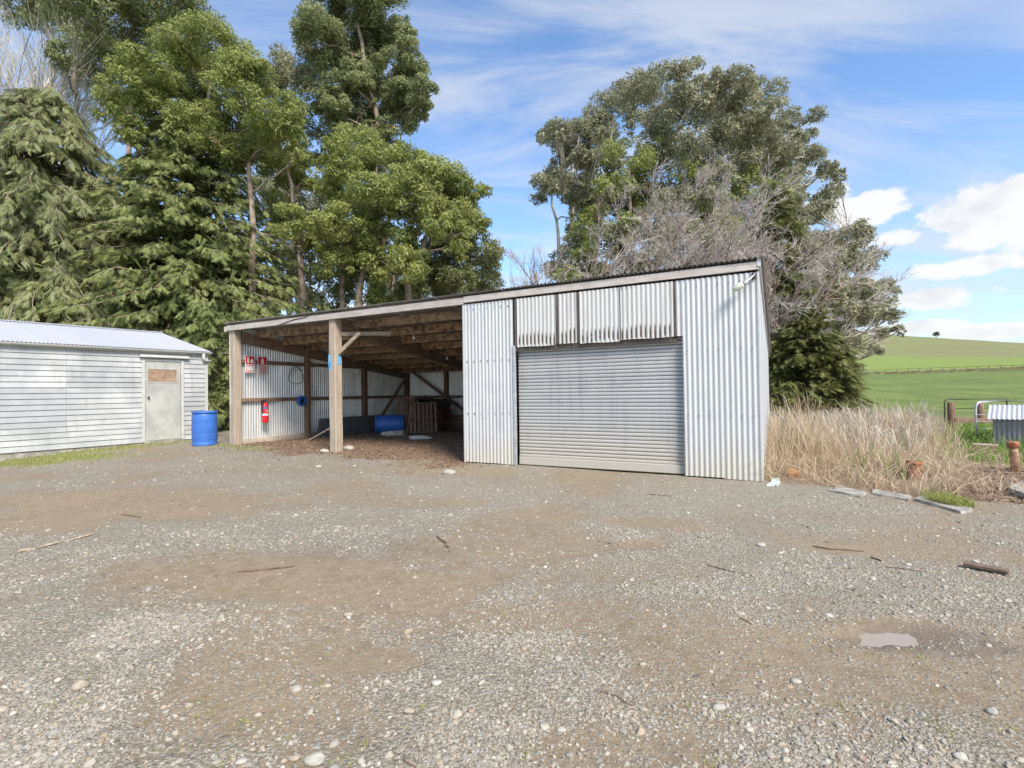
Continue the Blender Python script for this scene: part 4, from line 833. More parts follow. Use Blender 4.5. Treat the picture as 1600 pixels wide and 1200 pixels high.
bk.add(V, [(i * 5 + j, (i + 1) * 5 + j, (i + 1) * 5 + j + 1, i * 5 + j + 1) for i in range(len(line) - 1) for j in range(4)]).build('grass_bank', m_plain('rank_grass', (0.13, 0.12, 0.05), 0.95, var=0.4, scale=1.0), fr, True)

# ------------------------------------------------------------------ trees
def unit(v): return v / (np.linalg.norm(v, axis=-1, keepdims=True) + 1e-9)
def leaf_cloud(C, Rr, n, size, rng, flat=0.78, aspect=0.32, droop=0.0, sub=12, upb=0.35):
    """leaves on the shells of sub-clumps that cover each clump; returns verts, faces, tint"""
    Vs = []; Ts = []
    for c, r in zip(C, Rr):
        m = max(6, int(1.5 * sub * (0.6 + 0.8 * rng.random()))); d = unit(rng.normal(size=(m, 3)) + [0, 0, 0.35]); sc = c + d * r * [1, 1, flat] * rng.uniform(0.40, 1.02, (m, 1)); sr = r * rng.uniform(0.16, 0.46, m); tint0 = rng.uniform(0.15, 0.62, m)
        k = int(n * r * r); w = sr ** 2; w /= w.sum(); j = rng.choice(m, k, p=w)
        e = unit(rng.normal(size=(k, 3)) + [0, -0.25, upb]); P = sc[j] + e * (sr[j] * rng.uniform(0.45, 1.15, k) ** 0.8)[:, None] * [1, 1, flat]
        nrm = unit(e * 0.9 + rng.normal(size=(k, 3)) * 0.55 + [0, 0, 0.35]); tg = unit(np.cross(nrm, rng.normal(size=(k, 3)))); tg = unit(tg + [0, 0, -droop]); bt = unit(np.cross(nrm, tg))
        L = size * rng.uniform(0.45, 1.5, (k, 1)); Wd = L * aspect
        q = np.stack([P - tg * L * .45 + bt * Wd * .5, P - tg * L * .45 - bt * Wd * .5, P + tg * L * .55], 1)
        Vs.append(q.reshape(-1, 3)); Ts.append(np.clip(tint0[j] + rng.normal(size=k) * 0.16, 0, 1))
    V = np.concatenate(Vs); return V, np.arange(len(V)).reshape(-1, 3), np.concatenate(Ts)
def curve_to(a, b, bend, n, rng):
    s = np.linspace(0, 1, n)[:, None]; P = a + (b - a) * s; P = P + np.array([0, 0, 1.0]) * (bend * np.sin(np.pi * s)) ; L = np.linalg.norm(b - a)
    P[1:-1] += rng.normal(size=(n - 2, 3)) * L * 0.025; return P
def gum(name, label, Y, clumps, trunks, leaf, bark, seed, n=900, size=0.26, depth=0.55, flat=0.78, droop=0.2, group=None, aspect=0.42, base_r=0.22, fill=2):
    n = n * 1.5; size = size * 0.74
    rng = np.random.default_rng(seed); s = Y / FPX; C = []; Rr = []
    us = np.array([c[0] for c in clumps]); half = (us.max() - us.min()) / 2 * s
    for (u, v, r) in clumps:
        for k in range(fill):
            yy = Y + rng.uniform(-1, 1) * half * depth * (1 if k == 0 else 1.3); f = yy / Y
            C.append(W(u + (0 if k == 0 else rng.normal() * r * .45), v + (0 if k == 0 else abs(rng.normal()) * r * .6), yy)); Rr.append(r * s * f * (1.08 if k == 0 else 0.72) * rng.uniform(.85, 1.12))
    C = np.array(C); Rr = np.array(Rr)
    root = empty(name, tuple(W(trunks[0][0][0], 600, Y)[:2]) + (0.0,), 0, label, 'tree', group); off = np.array(root.location)
    tb = Tubes(); nodes = []
    for tr in trunks:
        P = np.array([W(u, v, Y + dy) for (u, v, dy) in tr]); P[0, 2] = -0.2
        # densify
        tt = np.linspace(0, len(P) - 1, 6 * (len(P) - 1) + 1); Q = np.stack([np.interp(tt, np.arange(len(P)), P[:, i]) for i in range(3)], 1); Q[1:-1] += rng.normal(size=Q[1:-1].shape) * 0.05
        rad = base_r * np.linspace(1, 0.22, len(Q)); tb.add(Q - off, rad, 7); nodes += [(q, r) for q, r in zip(Q[len(Q) // 4:], rad[len(Q) // 4:])]
    NP = np.array([q for q, r in nodes]); NR = np.array([r for q, r in nodes])
    for c, r in zip(C, Rr):
        cost = np.linalg.norm(NP - c, axis=1) + 1.8 * np.maximum(0, NP[:, 2] - c[2] + 0.2); j = int(np.argmin(cost)); rr = min(NR[j] * 0.55, 0.10)
        P = curve_to(NP[j], c - [0, 0, r * .2], 0.12 * np.linalg.norm(c - NP[j]) * rng.uniform(-1, .3), 7, rng); tb.add(P - off, np.linspace(rr, 0.022, 7), 5)
        for k in range(5):
            e = c + unit(rng.normal(size=3) + [0, 0, .3]) * r * 0.8 * [1, 1, flat]; P2 = curve_to(P[-2 - (k % 3)], e, 0.1, 5, rng); tb.add(P2 - off, np.linspace(rr * .35 + .006, 0.007, 5), 3)
    tb.build('trunk', bark, root)
    V, F, T = leaf_cloud(C, Rr, n, size, rng, flat, aspect, droop)
    link('crown', npmesh('crown', V - off, F, False, {'tint': ('FACE', T)}), leaf, root); return root
T_ = 'trees behind the sheds'
gum('wattle_tree', 'tall dark green tree with bare trunk at the upper left', 31, [(135, 45, 55), (200, 10, 60), (255, 55, 50), (165, 112, 48), (235, -25, 60), (130, -40, 60), (205, 90, 45), (60, -50, 70), (285, 20, 40), (20, -70, 60), (100, 95, 22), (228, 120, 30)],
    [[(116, 600, 0), (118, 200, 0), (118, 60, 0), (150, -60, 0)], [(85, 600, 2), (86, 200, 2), (80, 20, 2)], [(190, 600, -2), (200, 240, -2), (205, 60, -1)]], M['leaf_gum'], M['bark'], 11, 900, 0.24, group=T_)
gum('wattle_tree', 'bright green rounded tree rising behind the right cypress', 27, [(340, 72, 42), (300, 105, 42), (225, 118, 46), (245, 165, 42), (385, 140, 48), (335, 160, 44), (420, 185, 42), (185, 165, 34), (428, 235, 42), (452, 262, 38), (395, 215, 42), (285, 62, 34), (345, 215, 44), (300, 190, 40), (472, 350, 30), (205, 210, 28), (440, 330, 28), (470, 245, 22), (365, 110, 34), (260, 215, 34)],
    [[(300, 600, 0), (310, 300, 0), (320, 180, 0), (340, 70, 0)], [(480, 600, 1), (470, 420, 1), (455, 290, 1), (430, 200, 0)], [(240, 600, 0), (240, 280, 0), (235, 130, 0)], [(395, 600, -1), (393, 300, -1), (385, 160, 0)]], M['leaf_wattle'], M['bark'], 12, 1500, 0.21, group=T_)
gum('gum_tree', 'tallest narrow gum tree reaching the top of the view', 33, [(545, 15, 50), (600, 30, 46), (500, 55, 44), (560, 95, 46), (640, 120, 33), (628, 152, 38), (525, 110, 40), (560, 165, 44), (618, 182, 38), (640, 95, 28), (585, 60, 40), (590, -20, 50), (545, -40, 45), (640, 55, 22), (610, 120, 36), (528, 185, 36), (508, 150, 30), (580, 205, 34), (545, 225, 34), (655, 170, 20), (650, 150, 22), (600, 215, 28)],
    [[(585, 600, 0), (582, 300, 0), (588, 190, 0), (560, 40, 0), (560, -60, 0)], [(598, 600, 0), (592, 330, 0), (605, 215, 0), (640, 120, 0)]], M['leaf_gum'], M['bark'], 13, 1150, 0.25, group=T_, base_r=0.28)
gum('gum_tree', 'slender grey gum tree between the cypress and the tallest gum', 35, [(435, 105, 32), (455, 135, 32), (425, 130, 24), (475, 120, 26), (470, 165, 26), (440, 180, 24), (485, 205, 22), (460, 215, 20), (492, 250, 18), (478, 300, 20), (460, 390, 24), (490, 90, 26), (500, 330, 22), (440, 300, 20)],
    [[(468, 600, 0), (466, 400, 0), (462, 220, 0), (450, 110, 0)], [(455, 600, 1), (452, 420, 1), (470, 280, 1), (478, 160, 0)]], M['leaf_gumgrey'], M['barkpale'], 14, 700, 0.25, group=T_)
gum('wattle_tree', 'broad green tree stepping down towards the garage roof', 28, [(555, 250, 42), (608, 265, 44), (650, 258, 38), (688, 295, 40), (530, 285, 40), (580, 315, 50), (640, 325, 48), (698, 345, 44), (735, 365, 36), (555, 365, 46), (615, 385, 46), (525, 350, 38), (600, 340, 40), (660, 285, 36), (540, 320, 36), (720, 300, 30), (505, 380, 34), (590, 470, 30), (575, 415, 36), (530, 410, 34), (640, 420, 34), (712, 325, 34)],
    [[(560, 600, 0), (562, 460, 0), (575, 360, 0), (590, 250, 0)], [(595, 600, 1), (592, 460, 1), (600, 360, 1), (640, 260, 0)], [(540, 600, 1), (535, 460, 1), (530, 300, 0)], [(625, 600, 1), (640, 440, 0), (680, 340, 0), (690, 290, 0)]], M['leaf_wattle'], M['bark'], 15, 1300, 0.22, group=T_, base_r=0.25)
gum('wattle_tree', 'small dark green tree just above the open bay roof', 31, [(685, 395, 36), (725, 405, 34), (758, 390, 26), (742, 430, 30), (700, 440, 34), (660, 445, 30), (765, 415, 20), (772, 395, 15), (715, 370, 30), (640, 460, 26), (690, 420, 32), (750, 355, 20)],
    [[(650, 600, 0), (655, 460, 0), (680, 380, 0)], [(690, 600, 0), (700, 470, 0), (735, 400, 0)]], M['leaf_gum'], M['bark'], 16, 950, 0.22, group=T_)
gum('gum_tree', 'big spreading grey-green gum tree right of centre', 30, [(958, 172, 40), (1005, 145, 42), (1055, 138, 38), (1140, 140, 44), (1172, 165, 44), (1110, 180, 36), (905, 205, 26), (868, 208, 20), (855, 292, 24), (925, 195, 28), (1200, 195, 40), (1245, 205, 32), (1268, 245, 24), (1295, 275, 18), (1238, 285, 30), (1285, 315, 22), (1300, 300, 16), (950, 215, 30), (1050, 182, 30), (1145, 215, 36), (1010, 190, 32), (1308, 375, 32), (1335, 372, 26), (1350, 415, 26), (1370, 450, 22), (1335, 455, 32), (1378, 485, 20), (1350, 495, 30), (1298, 480, 34), (1285, 400, 30), (1265, 515, 34), (1320, 525, 24), (1390, 500, 14), (1225, 240, 34), (1270, 340, 26), (1235, 490, 36), (1300, 440, 34), (1365, 545, 12), (1330, 405, 26), (1095, 145, 34), (1185, 225, 34), (1375, 520, 14), (1290, 265, 14), (885, 285, 16), (880, 228, 26), (908, 248, 30), (938, 258, 32), (872, 268, 20), (905, 295, 26), (860, 215, 20), (848, 285, 20), (915, 330, 26)],
    [[(1150, 600, 2), (1150, 400, 2), (1145, 240, 1), (1145, 140, 0)], [(1165, 600, 1), (1170, 420, 1), (1195, 280, 0), (1240, 210, 0)], [(1100, 600, 2), (1080, 400, 2), (1055, 220, 1), (1010, 150, 0)], [(905, 600, 0), (902, 420, 0), (890, 300, 0), (905, 210, 0)], [(1180, 600, 0), (1220, 480, -1), (1290, 400, -1), (1330, 370, -1)], [(1190, 600, 0), (1235, 540, -1), (1300, 500, -1), (1360, 480, -1)], [(925, 600, 0), (930, 400, 0), (960, 180, 0)], [(885, 600, 1), (880, 430, 1), (862, 300, 1)]],
    M['leaf_gumgrey'], M['barkpale'], 17, 1000, 0.24, group=T_, droop=0.35, base_r=0.24)
gum('gum_tree', 'yellow-green young gum inside the spreading gum', 26, [(980, 245, 40), (1025, 250, 36), (985, 295, 40), (940, 280, 30), (1080, 310, 36), (1180, 305, 36), (1000, 350, 40), (1060, 380, 44), (1130, 370, 42), (920, 400, 34), (930, 350, 34), (1200, 360, 36), (1160, 420, 40), (1000, 420, 40), (1090, 430, 40), (950, 430, 34), (890, 430, 26), (1220, 300, 30), (1110, 340, 34), (1215, 450, 34)],
    [[(990, 600, 0), (985, 420, 0), (985, 260, 0)], [(1090, 600, 0), (1080, 420, 0), (1070, 310, 0)], [(1180, 600, 0), (1180, 430, 0), (1180, 310, 0)], [(920, 600, 0), (925, 400, 0), (935, 300, 0)]], M['leaf_wattle'], M['bark'], 18, 800, 0.22, group=T_)

gum('understory_tree', 'low dark green thicket showing between the trunks above the open bay roof', 36, [(u_, v_, 30) for (u_, v_) in ((410, 440), (395, 400), (420, 350), (450, 330), (490, 350), (515, 300), (405, 300), (440, 410), (470, 440), (500, 415), (530, 445), (560, 425), (600, 440), (640, 430), (680, 450), (720, 440), (755, 450), (430, 470), (490, 470), (545, 475), (620, 470), (690, 475), (580, 400), (660, 405))],
    [[(480, 600, 0), (482, 480, 0), (485, 430, 0)], [(610, 600, 0), (612, 480, 0), (615, 430, 0)], [(720, 600, 0), (718, 490, 0), (720, 440, 0)]], M['leaf_gum'], M['bark'], 19, 420, 0.30, group=T_)
gum('gum_tree', 'olive young gum filling the right side behind the leafless shrubs', 27.5, [(u_, v_, 36) for (u_, v_) in ((1120, 290), (1150, 340), (1100, 350), (1190, 400), (1230, 380), (1250, 430), (1150, 390), (1210, 470), (1270, 470), (1060, 330), (1030, 310), (1030, 400), (960, 370), (1075, 235), (1030, 225), (1240, 330), (1265, 385), (1300, 420), (1310, 500), (1345, 470), (980, 320), (930, 320), (1240, 530), (1200, 540), (1285, 560), (1100, 270), (1200, 270), (1180, 250), (900, 380), (885, 410))],
    [[(1130, 600, 0), (1130, 420, 0), (1125, 300, 0)], [(1210, 600, 0), (1215, 480, 0), (1235, 390, 0)], [(1020, 600, 0), (1025, 420, 0), (1035, 320, 0)]], M['leaf_gumgrey'], M['bark'], 20, 700, 0.24, group=T_, fill=3)
def conifer(name, label, base, H, Rb, leaf, seed, nb=230, droop=0.8, spl=0.75, zlow=0.3, prof=None, lean=(0, 0), dens=1.5, lw=0.020):
    rng = np.random.default_rng(seed); root = empty(name, (base[0], base[1], 0), 0, label, 'tree', 'conifers behind the sheds'); tb = Tubes()
    tp = np.array([[lean[0] * s, lean[1] * s, H * s] for s in np.linspace(0, 0.97, 8)]); tb.add(tp, np.linspace(0.03 * H, 0.02, 8), 7)
    B = []; A = []; LL = []; TT = []
    for b in range(nb):
        s = rng.random() ** 1.35; z = zlow + (H - zlow) * s; R = Rb * (prof(s) if prof else (1 - s) ** 0.8) * rng.uniform(0.72, 1.12) + 0.15
        az = rng.uniform(0, 2 * math.pi); o = np.array([math.cos(az), math.sin(az), 0]); c0 = np.array([lean[0] * z / H, lean[1] * z / H, z])
        ss = np.linspace(0, 1, 9)[:, None]; P = c0 + o * R * ss + np.array([0, 0, 1]) * (R * (0.30 * ss - 0.55 * droop * ss ** 2)); P[1:] += rng.normal(size=(8, 3)) * 0.04 * R / 3
        tb.add(P, np.linspace(0.012 * R + 0.012, 0.006, 9), 4); side = np.array([-o[1], o[0], 0]); bt = rng.uniform(0.25, 0.6)
        m = max(4, int(dens * (5 + R * 7.5) * (1 if o[1] < 0.35 else 0.4))); tt = rng.uniform(0.28, 1.0, m) ** 0.8; q = np.stack([np.interp(tt, ss[:, 0], P[:, i]) for i in range(3)], 1)
        sd = rng.uniform(-1, 1, m); q += side * (sd * 0.30 * (1.15 - tt) * R * 0.6)[:, None] + np.array([0, 0, 1]) * rng.normal(size=(m, 1)) * 0.07
        d = unit(o * rng.uniform(0.35, 1.1, (m, 1)) + side * (sd * 0.8)[:, None] + np.array([0, 0, -1]) * (droop * rng.uniform(0.5, 1.5, (m, 1)))); B.append(q); A.append(d); LL.append(spl * rng.uniform(0.6, 1.25, m)); TT.append(np.clip(bt + rng.normal(size=m) * 0.12 + 0.25 * (tt - 0.6), 0, 1))
    B = np.concatenate(B); A = np.concatenate(A); LL = np.concatenate(LL); TT = np.concatenate(TT); N = len(B)
    S = unit(np.cross(A, np.array([0, 0, 1]) + 0.5 * rng.normal(size=(N, 3)))); Nn = unit(np.cross(S, A)); V = []; T = []
    for k in range(13):
        t0 = (k // 2) / 7.0; sg = 1 if k % 2 else -1; an = 0.62 - 0.25 * t0
        if k == 12: an = 0.0
        dv = unit(A * math.cos(an) + S * sg * math.sin(an) + Nn * rng.normal(size=(N, 1)) * 0.22 + np.array([0, 0, -0.22 * droop])); b0 = B + A * (LL * t0 * 0.85)[:, None]; ln = (LL * (0.55 - 0.28 * t0) * rng.uniform(0.7, 1.2, N))[:, None]
        wv = unit(np.cross(dv, Nn)) * (lw * rng.uniform(0.7, 1.3, (N, 1)))
        V.append(np.stack([b0 + wv, b0 - wv, b0 + dv * ln], 1)); T.append(np.clip(TT + rng.normal(size=N) * 0.08 + 0.08 * t0, 0, 1))
    V = np.concatenate(V).reshape(-1, 3); T = np.concatenate(T)
    zz = np.linspace(0.06, 0.86, 11); pr_ = np.array([(prof(q) if prof else (1 - q) ** .8) for q in zz]); Ci = np.stack([lean[0] * zz, lean[1] * zz, zlow + (H - zlow) * zz], 1); Ri = 0.64 * Rb * pr_
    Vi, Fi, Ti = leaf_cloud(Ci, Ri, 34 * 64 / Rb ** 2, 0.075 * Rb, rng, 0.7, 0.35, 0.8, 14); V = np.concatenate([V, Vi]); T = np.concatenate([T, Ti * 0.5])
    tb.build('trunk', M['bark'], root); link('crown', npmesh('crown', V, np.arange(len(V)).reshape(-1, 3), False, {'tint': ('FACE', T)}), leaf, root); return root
c = W(300, 600, 27); conifer('cypress_tree', 'dense drooping cypress with pointed top behind the white shed', c, 17.3, 8.6, M['leaf_cyp'], 21, 780, 0.75, 0.50, 1.5, lambda s: (1 - s) ** 0.72 * (1.0 if s > 0.2 else 0.8), lw=0.020, dens=1.05)
c = W(70, 600, 25); conifer('cypress_tree', 'large grey-green weeping cypress at the left edge', c, 17.0, 8.2, M['leaf_cyp2'], 22, 760, 1.15, 0.62, 1.5, lambda s: min(1, (1 - s) ** 0.58 * (1.0 if s > 0.2 else 0.8)), lw=0.020, dens=1.05)
c = W(-150, 600, 22); conifer('cypress_tree', 'weeping cypress cut by the left picture edge', c, 13.5, 6.0, M['leaf_cyp2'], 23, 260, 1.15, 0.70, 1.5, lambda s: min(1, (1 - s) ** 0.55), lw=0.020, dens=1.05)
c = W(332, 600, 20.0); conifer('cypress_tree', 'low cypress growth showing in the gap between the two sheds', c, 5.2, 1.8, M['leaf_cyp'], 26, 150, 0.8, 0.42, 0.1, lambda s: (1 - s) ** 0.35, lw=0.017, dens=1.5)
c = W(1262, 600, 17.3); conifer('yew_tree', 'dark bushy conifer beside the right end of the garage', c, 4.1, 1.75, M['leaf_yew'], 24, 230, 0.35, 0.42, 0.15, lambda s: (1 - s) ** 0.6, lw=0.016, dens=2.2)
c = W(1212, 600, 20.5); conifer('yew_tree', 'dark tall conifer hidden among the gum at the garage end', c, 9.6, 1.9, M['leaf_yew'], 25, 230, 0.4, 0.5, 0.15, lambda s: (1 - s) ** 0.5, lw=0.018, dens=1.8)

def bare(name, label, base, stems, bark, twig, seed, spread=0.5, depth=4, kids=(3, 5), up=0.25, fine=1.0, cat='tree', ratio=0.62, group=None):
    """leafless tree: stems = list of (direction, length, radius, offset)"""
    rng = np.random.default_rng(seed); root = empty(name, tuple(base), 0, label, cat, group); A = Tubes(); Bq = Tubes()
    def grow(p, d, L, r, dep):
        n = 6 if dep >= depth - 1 else (4 if dep > 0 else 2); P = [p]; dd = d
        for i in range(n): dd = unit(dd + rng.normal(size=3) * 0.10 + np.array([0, 0, up * 0.12])); P.append(P[-1] + dd * L / n)
        P = np.array(P); (A if dep >= depth - 1 else Bq).add(P, np.linspace(r, max(r * 0.45, 0.0035), n + 1), 6 if dep == depth else (4 if dep >= depth - 1 else 3))
        if dep == 0: return
        for k in range(rng.integers(kids[0], kids[1] + 1) + (2 if dep == depth else 0)):
            s = rng.uniform(0.3 if dep < depth else 0.42, 1.0); q = P[min(n, int(s * n))]; e = unit(unit(P[-1] - P[0]) + rng.normal(size=3) * spread); grow(q, e, L * ratio * rng.uniform(0.7, 1.15) , max(r * 0.5 * (1.1 - 0.5 * s), 0.005 * fine), dep - 1)
    for (d, L, r, off) in stems: grow(np.array(off, float), unit(np.array(d, float)), L, r, depth)
    A.build('trunk', bark, root)
    if Bq.V: Bq.build('twigs', twig, root)
    return root
# white leafless tree at the top left
c = W(35, 600, 31); wt = bare('bare_tree', 'white leafless tree above the weeping cypress at the left edge', (c[0], c[1], 11.0), [((0.25, 0, 1), 5.0, 0.10, (-1.6, 0, -8)), ((-0.1, .2, 1), 5.5, 0.11, (-0.6, 0.3, 2.0)), ((0.35, -.1, 1), 5.0, 0.10, (-0.3, 0, 3.0)), ((0.15, 0, 1), 4.5, 0.09, (0.5, 0, 4.0)), ((-0.5, 0, 1), 4.5, 0.09, (-1.2, 0, 2.5)), ((0.0, 0, 1), 12.0, 0.16, (-0.4, 0, -8.2)), ((0.5, 0.1, 1), 4.0, 0.08, (0.6, 0.2, 2.8)), ((0.1, 0.1, 1), 5.0, 0.08, (-1.8, 0.2, 3.8))], M['barkwhite'], M['barkwhite'], 31, 0.30, 3, (5, 7), 0.5, 2.2)
wt.scale = (1.35, 1.35, 1.35)
# pale leafless trees between the two tree groups
for k, (u, hh, lab) in enumerate(((795, 9.0, 'thin leafless tree left in the gap between the tree groups'), (822, 10.8, 'taller thin leafless tree centred in the gap'), (852, 9.8, 'thin leafless tree right in the gap beside the gum'))):
    c = W(u, 600, 33 + k); bare('bare_tree', lab, (c[0], c[1], 0), [((0.05 * (k - 1), 0, 1), hh * 0.8, 0.10, (0, 0, 0)), ((0.12, .1, 1), hh * 0.75, 0.07, (0.4, 0.1, 0)), ((-0.12, .1, 1), hh * 0.7, 0.07, (-0.4, 0.1, 0))], M['barkgrey'], M['barkgrey'], 41 + k, 0.26, 3, (3, 5), 0.6, 1.8, ratio=0.42, group='leafless trees in the gap')
# brown leafless shrubs arching over the garage roof
shr = [(880, 18.0, [((-0.05, 0.1, 1), 6.2), ((0.25, 0, 1), 6.6), ((0.45, .1, 1), 6.4)], 'leftmost brown leafless shrub arching above the garage roof'), (945, 18.5, [((0.45, 0.1, 1), 7.6), ((0.2, 0, 1), 7.4), ((0.7, .1, 1), 7.2)], 'reddish leafless shrub leaning right above the plastic panels'),
       (1000, 18.5, [((0.5, 0.1, 1), 7.6), ((0.75, 0, 1), 7.4), ((0.25, .1, 1), 7.4)], 'wide leafless shrub leaning right above the roller door'), (1060, 18.0, [((0.5, 0.1, 1), 7.0), ((0.7, 0, 1), 6.4), ((0.3, 0, 1), 6.8)], 'rightmost leafless shrub arching past the garage corner'), (1175, 18.5, [((0.15, 0, 1), 6.0), ((0.3, 0.1, 1), 5.4), ((0.0, 0, 1), 6.2)], 'leafless shrub beside the tall dark conifer')]
for k, (u, Yd, st, lab) in enumerate(shr):
    c = W(u, 600, Yd); bare('leafless_shrub', lab, (c[0], c[1], 0.0), [(d, L, 0.075, (0.25 * i - 0.25, 0.15 * i, 0.0)) for i, (d, L) in enumerate(st)], M['barkbrown'], M['twigpink'], 51 + k, 0.46, 4, (5, 7), 0.15, 0.85, 'shrub', 0.45, 'leafless shrubs behind the garage')
c = W(505, 600, 22); bare('leafless_shrub', 'thin dry leafless brush above the open bay roof', (c[0], c[1], 0.0), [((0.3, 0, 1), 3.2, 0.03, (0, 0, 0)), ((-0.3, 0, 1), 3.2, 0.03, (0.4, 0, 0)), ((0.5, 0, 1), 3.4, 0.03, (0.9, 0, 0)), ((0.1, 0, 1), 3.4, 0.03, (1.5, 0, 0))], M['barkgrey'], M['barkgrey'], 61, 0.45, 3, (3, 5), 0.2, 1.2, 'shrub', 0.5)
q = hill_at(1465, 385); lt = bare('lone_tree', 'tiny lone tree on the crest of the green hill', tuple(q), [((0.1, 0, 1), 1.8, 0.25, (0, 0, -0.3))], M['bark'], M['bark'], 71, 0.5, 1, (4, 6), 0.2, 12)
V, F, T = leaf_cloud(np.array([[0.2, 0, 2.2], [-1.3, 0, 1.7], [1.2, 0, 2.0], [0.6, 0, 3.0], [-0.4, 0, 2.7]]), np.array([1.2, 0.9, 1.0, 0.8, 0.8]), 260, 0.6, RNG); link('crown', npmesh('crown', V, F, False, {'tint': ('FACE', T)}), M['leaf_yew'], lt)

# ------------------------------------------------------------------ grass, gravel and litter
def blades(name, x, y, hgt, wid, lean, mat, label, cat, tint0=0.5, tvar=0.22, zf=None, head=0.0):
    n = len(x); z = (zf or yard_z)(x, y) - 0.01; az = RNG.uniform(0, 2 * np.pi, n); ln = lean * RNG.uniform(0.1, 1.5, n); d = np.stack([np.cos(az), np.sin(az), np.zeros(n)], 1); fz = RNG.uniform(0, 2 * np.pi, n); sdv = np.stack([np.cos(fz), np.sin(fz), np.zeros(n)], 1); B = np.stack([x, y, z], 1); up = np.array([0, 0, 1.0])
    p1 = B + up * (hgt * .45)[:, None] + d * (hgt * ln * .18)[:, None]; p2 = B + up * (hgt * .8)[:, None] + d * (hgt * ln * .5)[:, None]; p3 = B + up * (hgt * np.clip(1 - 0.3 * ln, .5, 1))[:, None] + d * (hgt * ln * .9)[:, None]; w = (wid * RNG.uniform(.6, 1.4, n))[:, None]
    k2 = (1.0 + head) if head else 0.6
    V = np.stack([B - sdv * w * .5, B + sdv * w * .5, p1 - sdv * w * .45, p1 + sdv * w * .45, p2 - sdv * w * .5 * k2, p2 + sdv * w * .5 * k2, p3], 1).reshape(-1, 3); b = np.arange(n)[:, None] * 7
    Q = np.concatenate([b + [0, 1, 3, 2], b + [2, 3, 5, 4]]); Tr = b + [4, 5, 6]; tn = np.clip(tint0 + RNG.normal(size=n) * tvar, 0, 1)
    o = link(name, npmesh(name, V, [Q, Tr], False, {'tint': ('FACE', np.concatenate([tn, tn, tn]))}), mat); return tag(o, label, cat, kind='stuff')
def scatter(n, x0, x1, y0, y1, f):
    x = RNG.uniform(x0, x1, n); y = RNG.uniform(y0, y1, n); k = RNG.random(n) < f(x, y); return x[k], y[k]
def dry_f(x, y):
    m = rough_mask(x, y); u, v = project(x, y, np.zeros_like(x)); n = fbm(x * 1.5 + 9, y * 1.5, 3)
    k = sstep(1515, 1440, u + 160 * (n - .5)) * 1.0 + 0.35 * sstep(5.8, 6.6, y) * sstep(8.6, 7.2, y) * sstep(1440, 1480, u) * sstep(.42, .6, n); return np.clip(m * k * (0.30 + 1.1 * sstep(.3, .62, n)), 0, 1)
x, y = scatter(44000, 3.6, 14.5, 6.0, 15.5, dry_f); u, v = project(x, y, np.zeros_like(x))
hg = 0.88 * RNG.uniform(0.3, 1.0, len(x)) ** 1.4 * (0.30 + 0.85 * sstep(0, 3.0, y - np.interp(x, [3.6, 9], [7.2, 5.2]))) * (0.35 + 1.25 * sstep(.30, .68, fbm(x * 1.3, y * 1.3 + 20, 3))) * np.where(u > 1440, 0.6, 1.0) * np.interp(y, [6, 9, 12, 15], [1.0, 1.0, .8, .62])
pot_xy = G(1427, 749); far_ = (np.hypot(x - pot_xy[0] + .14, y - pot_xy[1] + .22) > .36); x, y, hg = x[far_], y[far_], hg[far_]
blades('dry_grass', x, y, hg, 0.0085, 0.55, M['grass_dry'], 'tall dry straw-coloured grass beside the garage', 'grass', 0.5, 0.25)
x, y = scatter(16000, 3.7, 10, 6.0, 10.5, lambda x, y: dry_f(x, y)); far_ = (np.hypot(x - pot_xy[0] + .12, y - pot_xy[1] + .20) > .34); x, y = x[far_], y[far_]; blades('flattened_grass', x, y, RNG.uniform(0.12, 0.42, len(x)), 0.009, 2.6, M['grass_dry'], 'flattened dead grass at the foot of the tall grass', 'grass', 0.45, 0.25)
x, y = scatter(15000, 5.2, 15.5, 9.0, 16.5, lambda x, y: rough_mask(x, y) * sstep(1480, 1420, project(x, y, 0 * x)[0]) * sstep(.42, .62, fbm(x * 1.4, y * 1.4, 3))); blades('seed_head_grass', x, y, RNG.uniform(0.45, 1.0, len(x)) * (0.55 + 0.75 * fbm(x * 1.1 + 8, y * 1.1, 3)), 0.010, 0.6, M['grass_grey'], 'pale grey seed heads along the back of the dry grass', 'grass', 0.5, 0.25, None, 0.8)
x, y = scatter(26000, 6.5, 20, 7.8, 17.5, lambda x, y: rough_mask(x, y) * sstep(1440, 1500, project(x, y, 0 * x)[0]) * sstep(7.9, 8.8, y) * (0.4 + 0.6 * sstep(.4, .55, fbm(x, y + 4, 3))) * (np.hypot(x - 9.05, y - 9.65) > .55)); blades('green_grass', x, y, RNG.uniform(0.12, 0.42, len(x)), 0.012, 0.9, M['grass'], 'lush green grass around the iron hut', 'grass', 0.4, 0.2)
x, y = scatter(5000, 5.0, 13, 7.2, 12, lambda x, y: dry_f(x, y) * sstep(.5, .62, fbm(x * 1.2 + 80, y * 1.2, 3))); blades('undergrowth', x, y, RNG.uniform(0.2, 0.6, len(x)), 0.012, 0.7, M['grass'], 'green undergrowth between the dry stalks', 'grass', 0.3, 0.2)
x, y = scatter(36000, -13.5, -7.3, 8.5, 15.2, lambda x, y: moss_mask(x, y) * (np.hypot(x + 8.0, y - 13.1) > 0.33)); blades('shed_grass', x, y, RNG.uniform(0.02, 0.09, len(x)), 0.008, 1.0, M['grass_olive'], 'short mossy grass along the white shed wall', 'grass', 0.6, 0.22)
xs_, ys_ = [], []
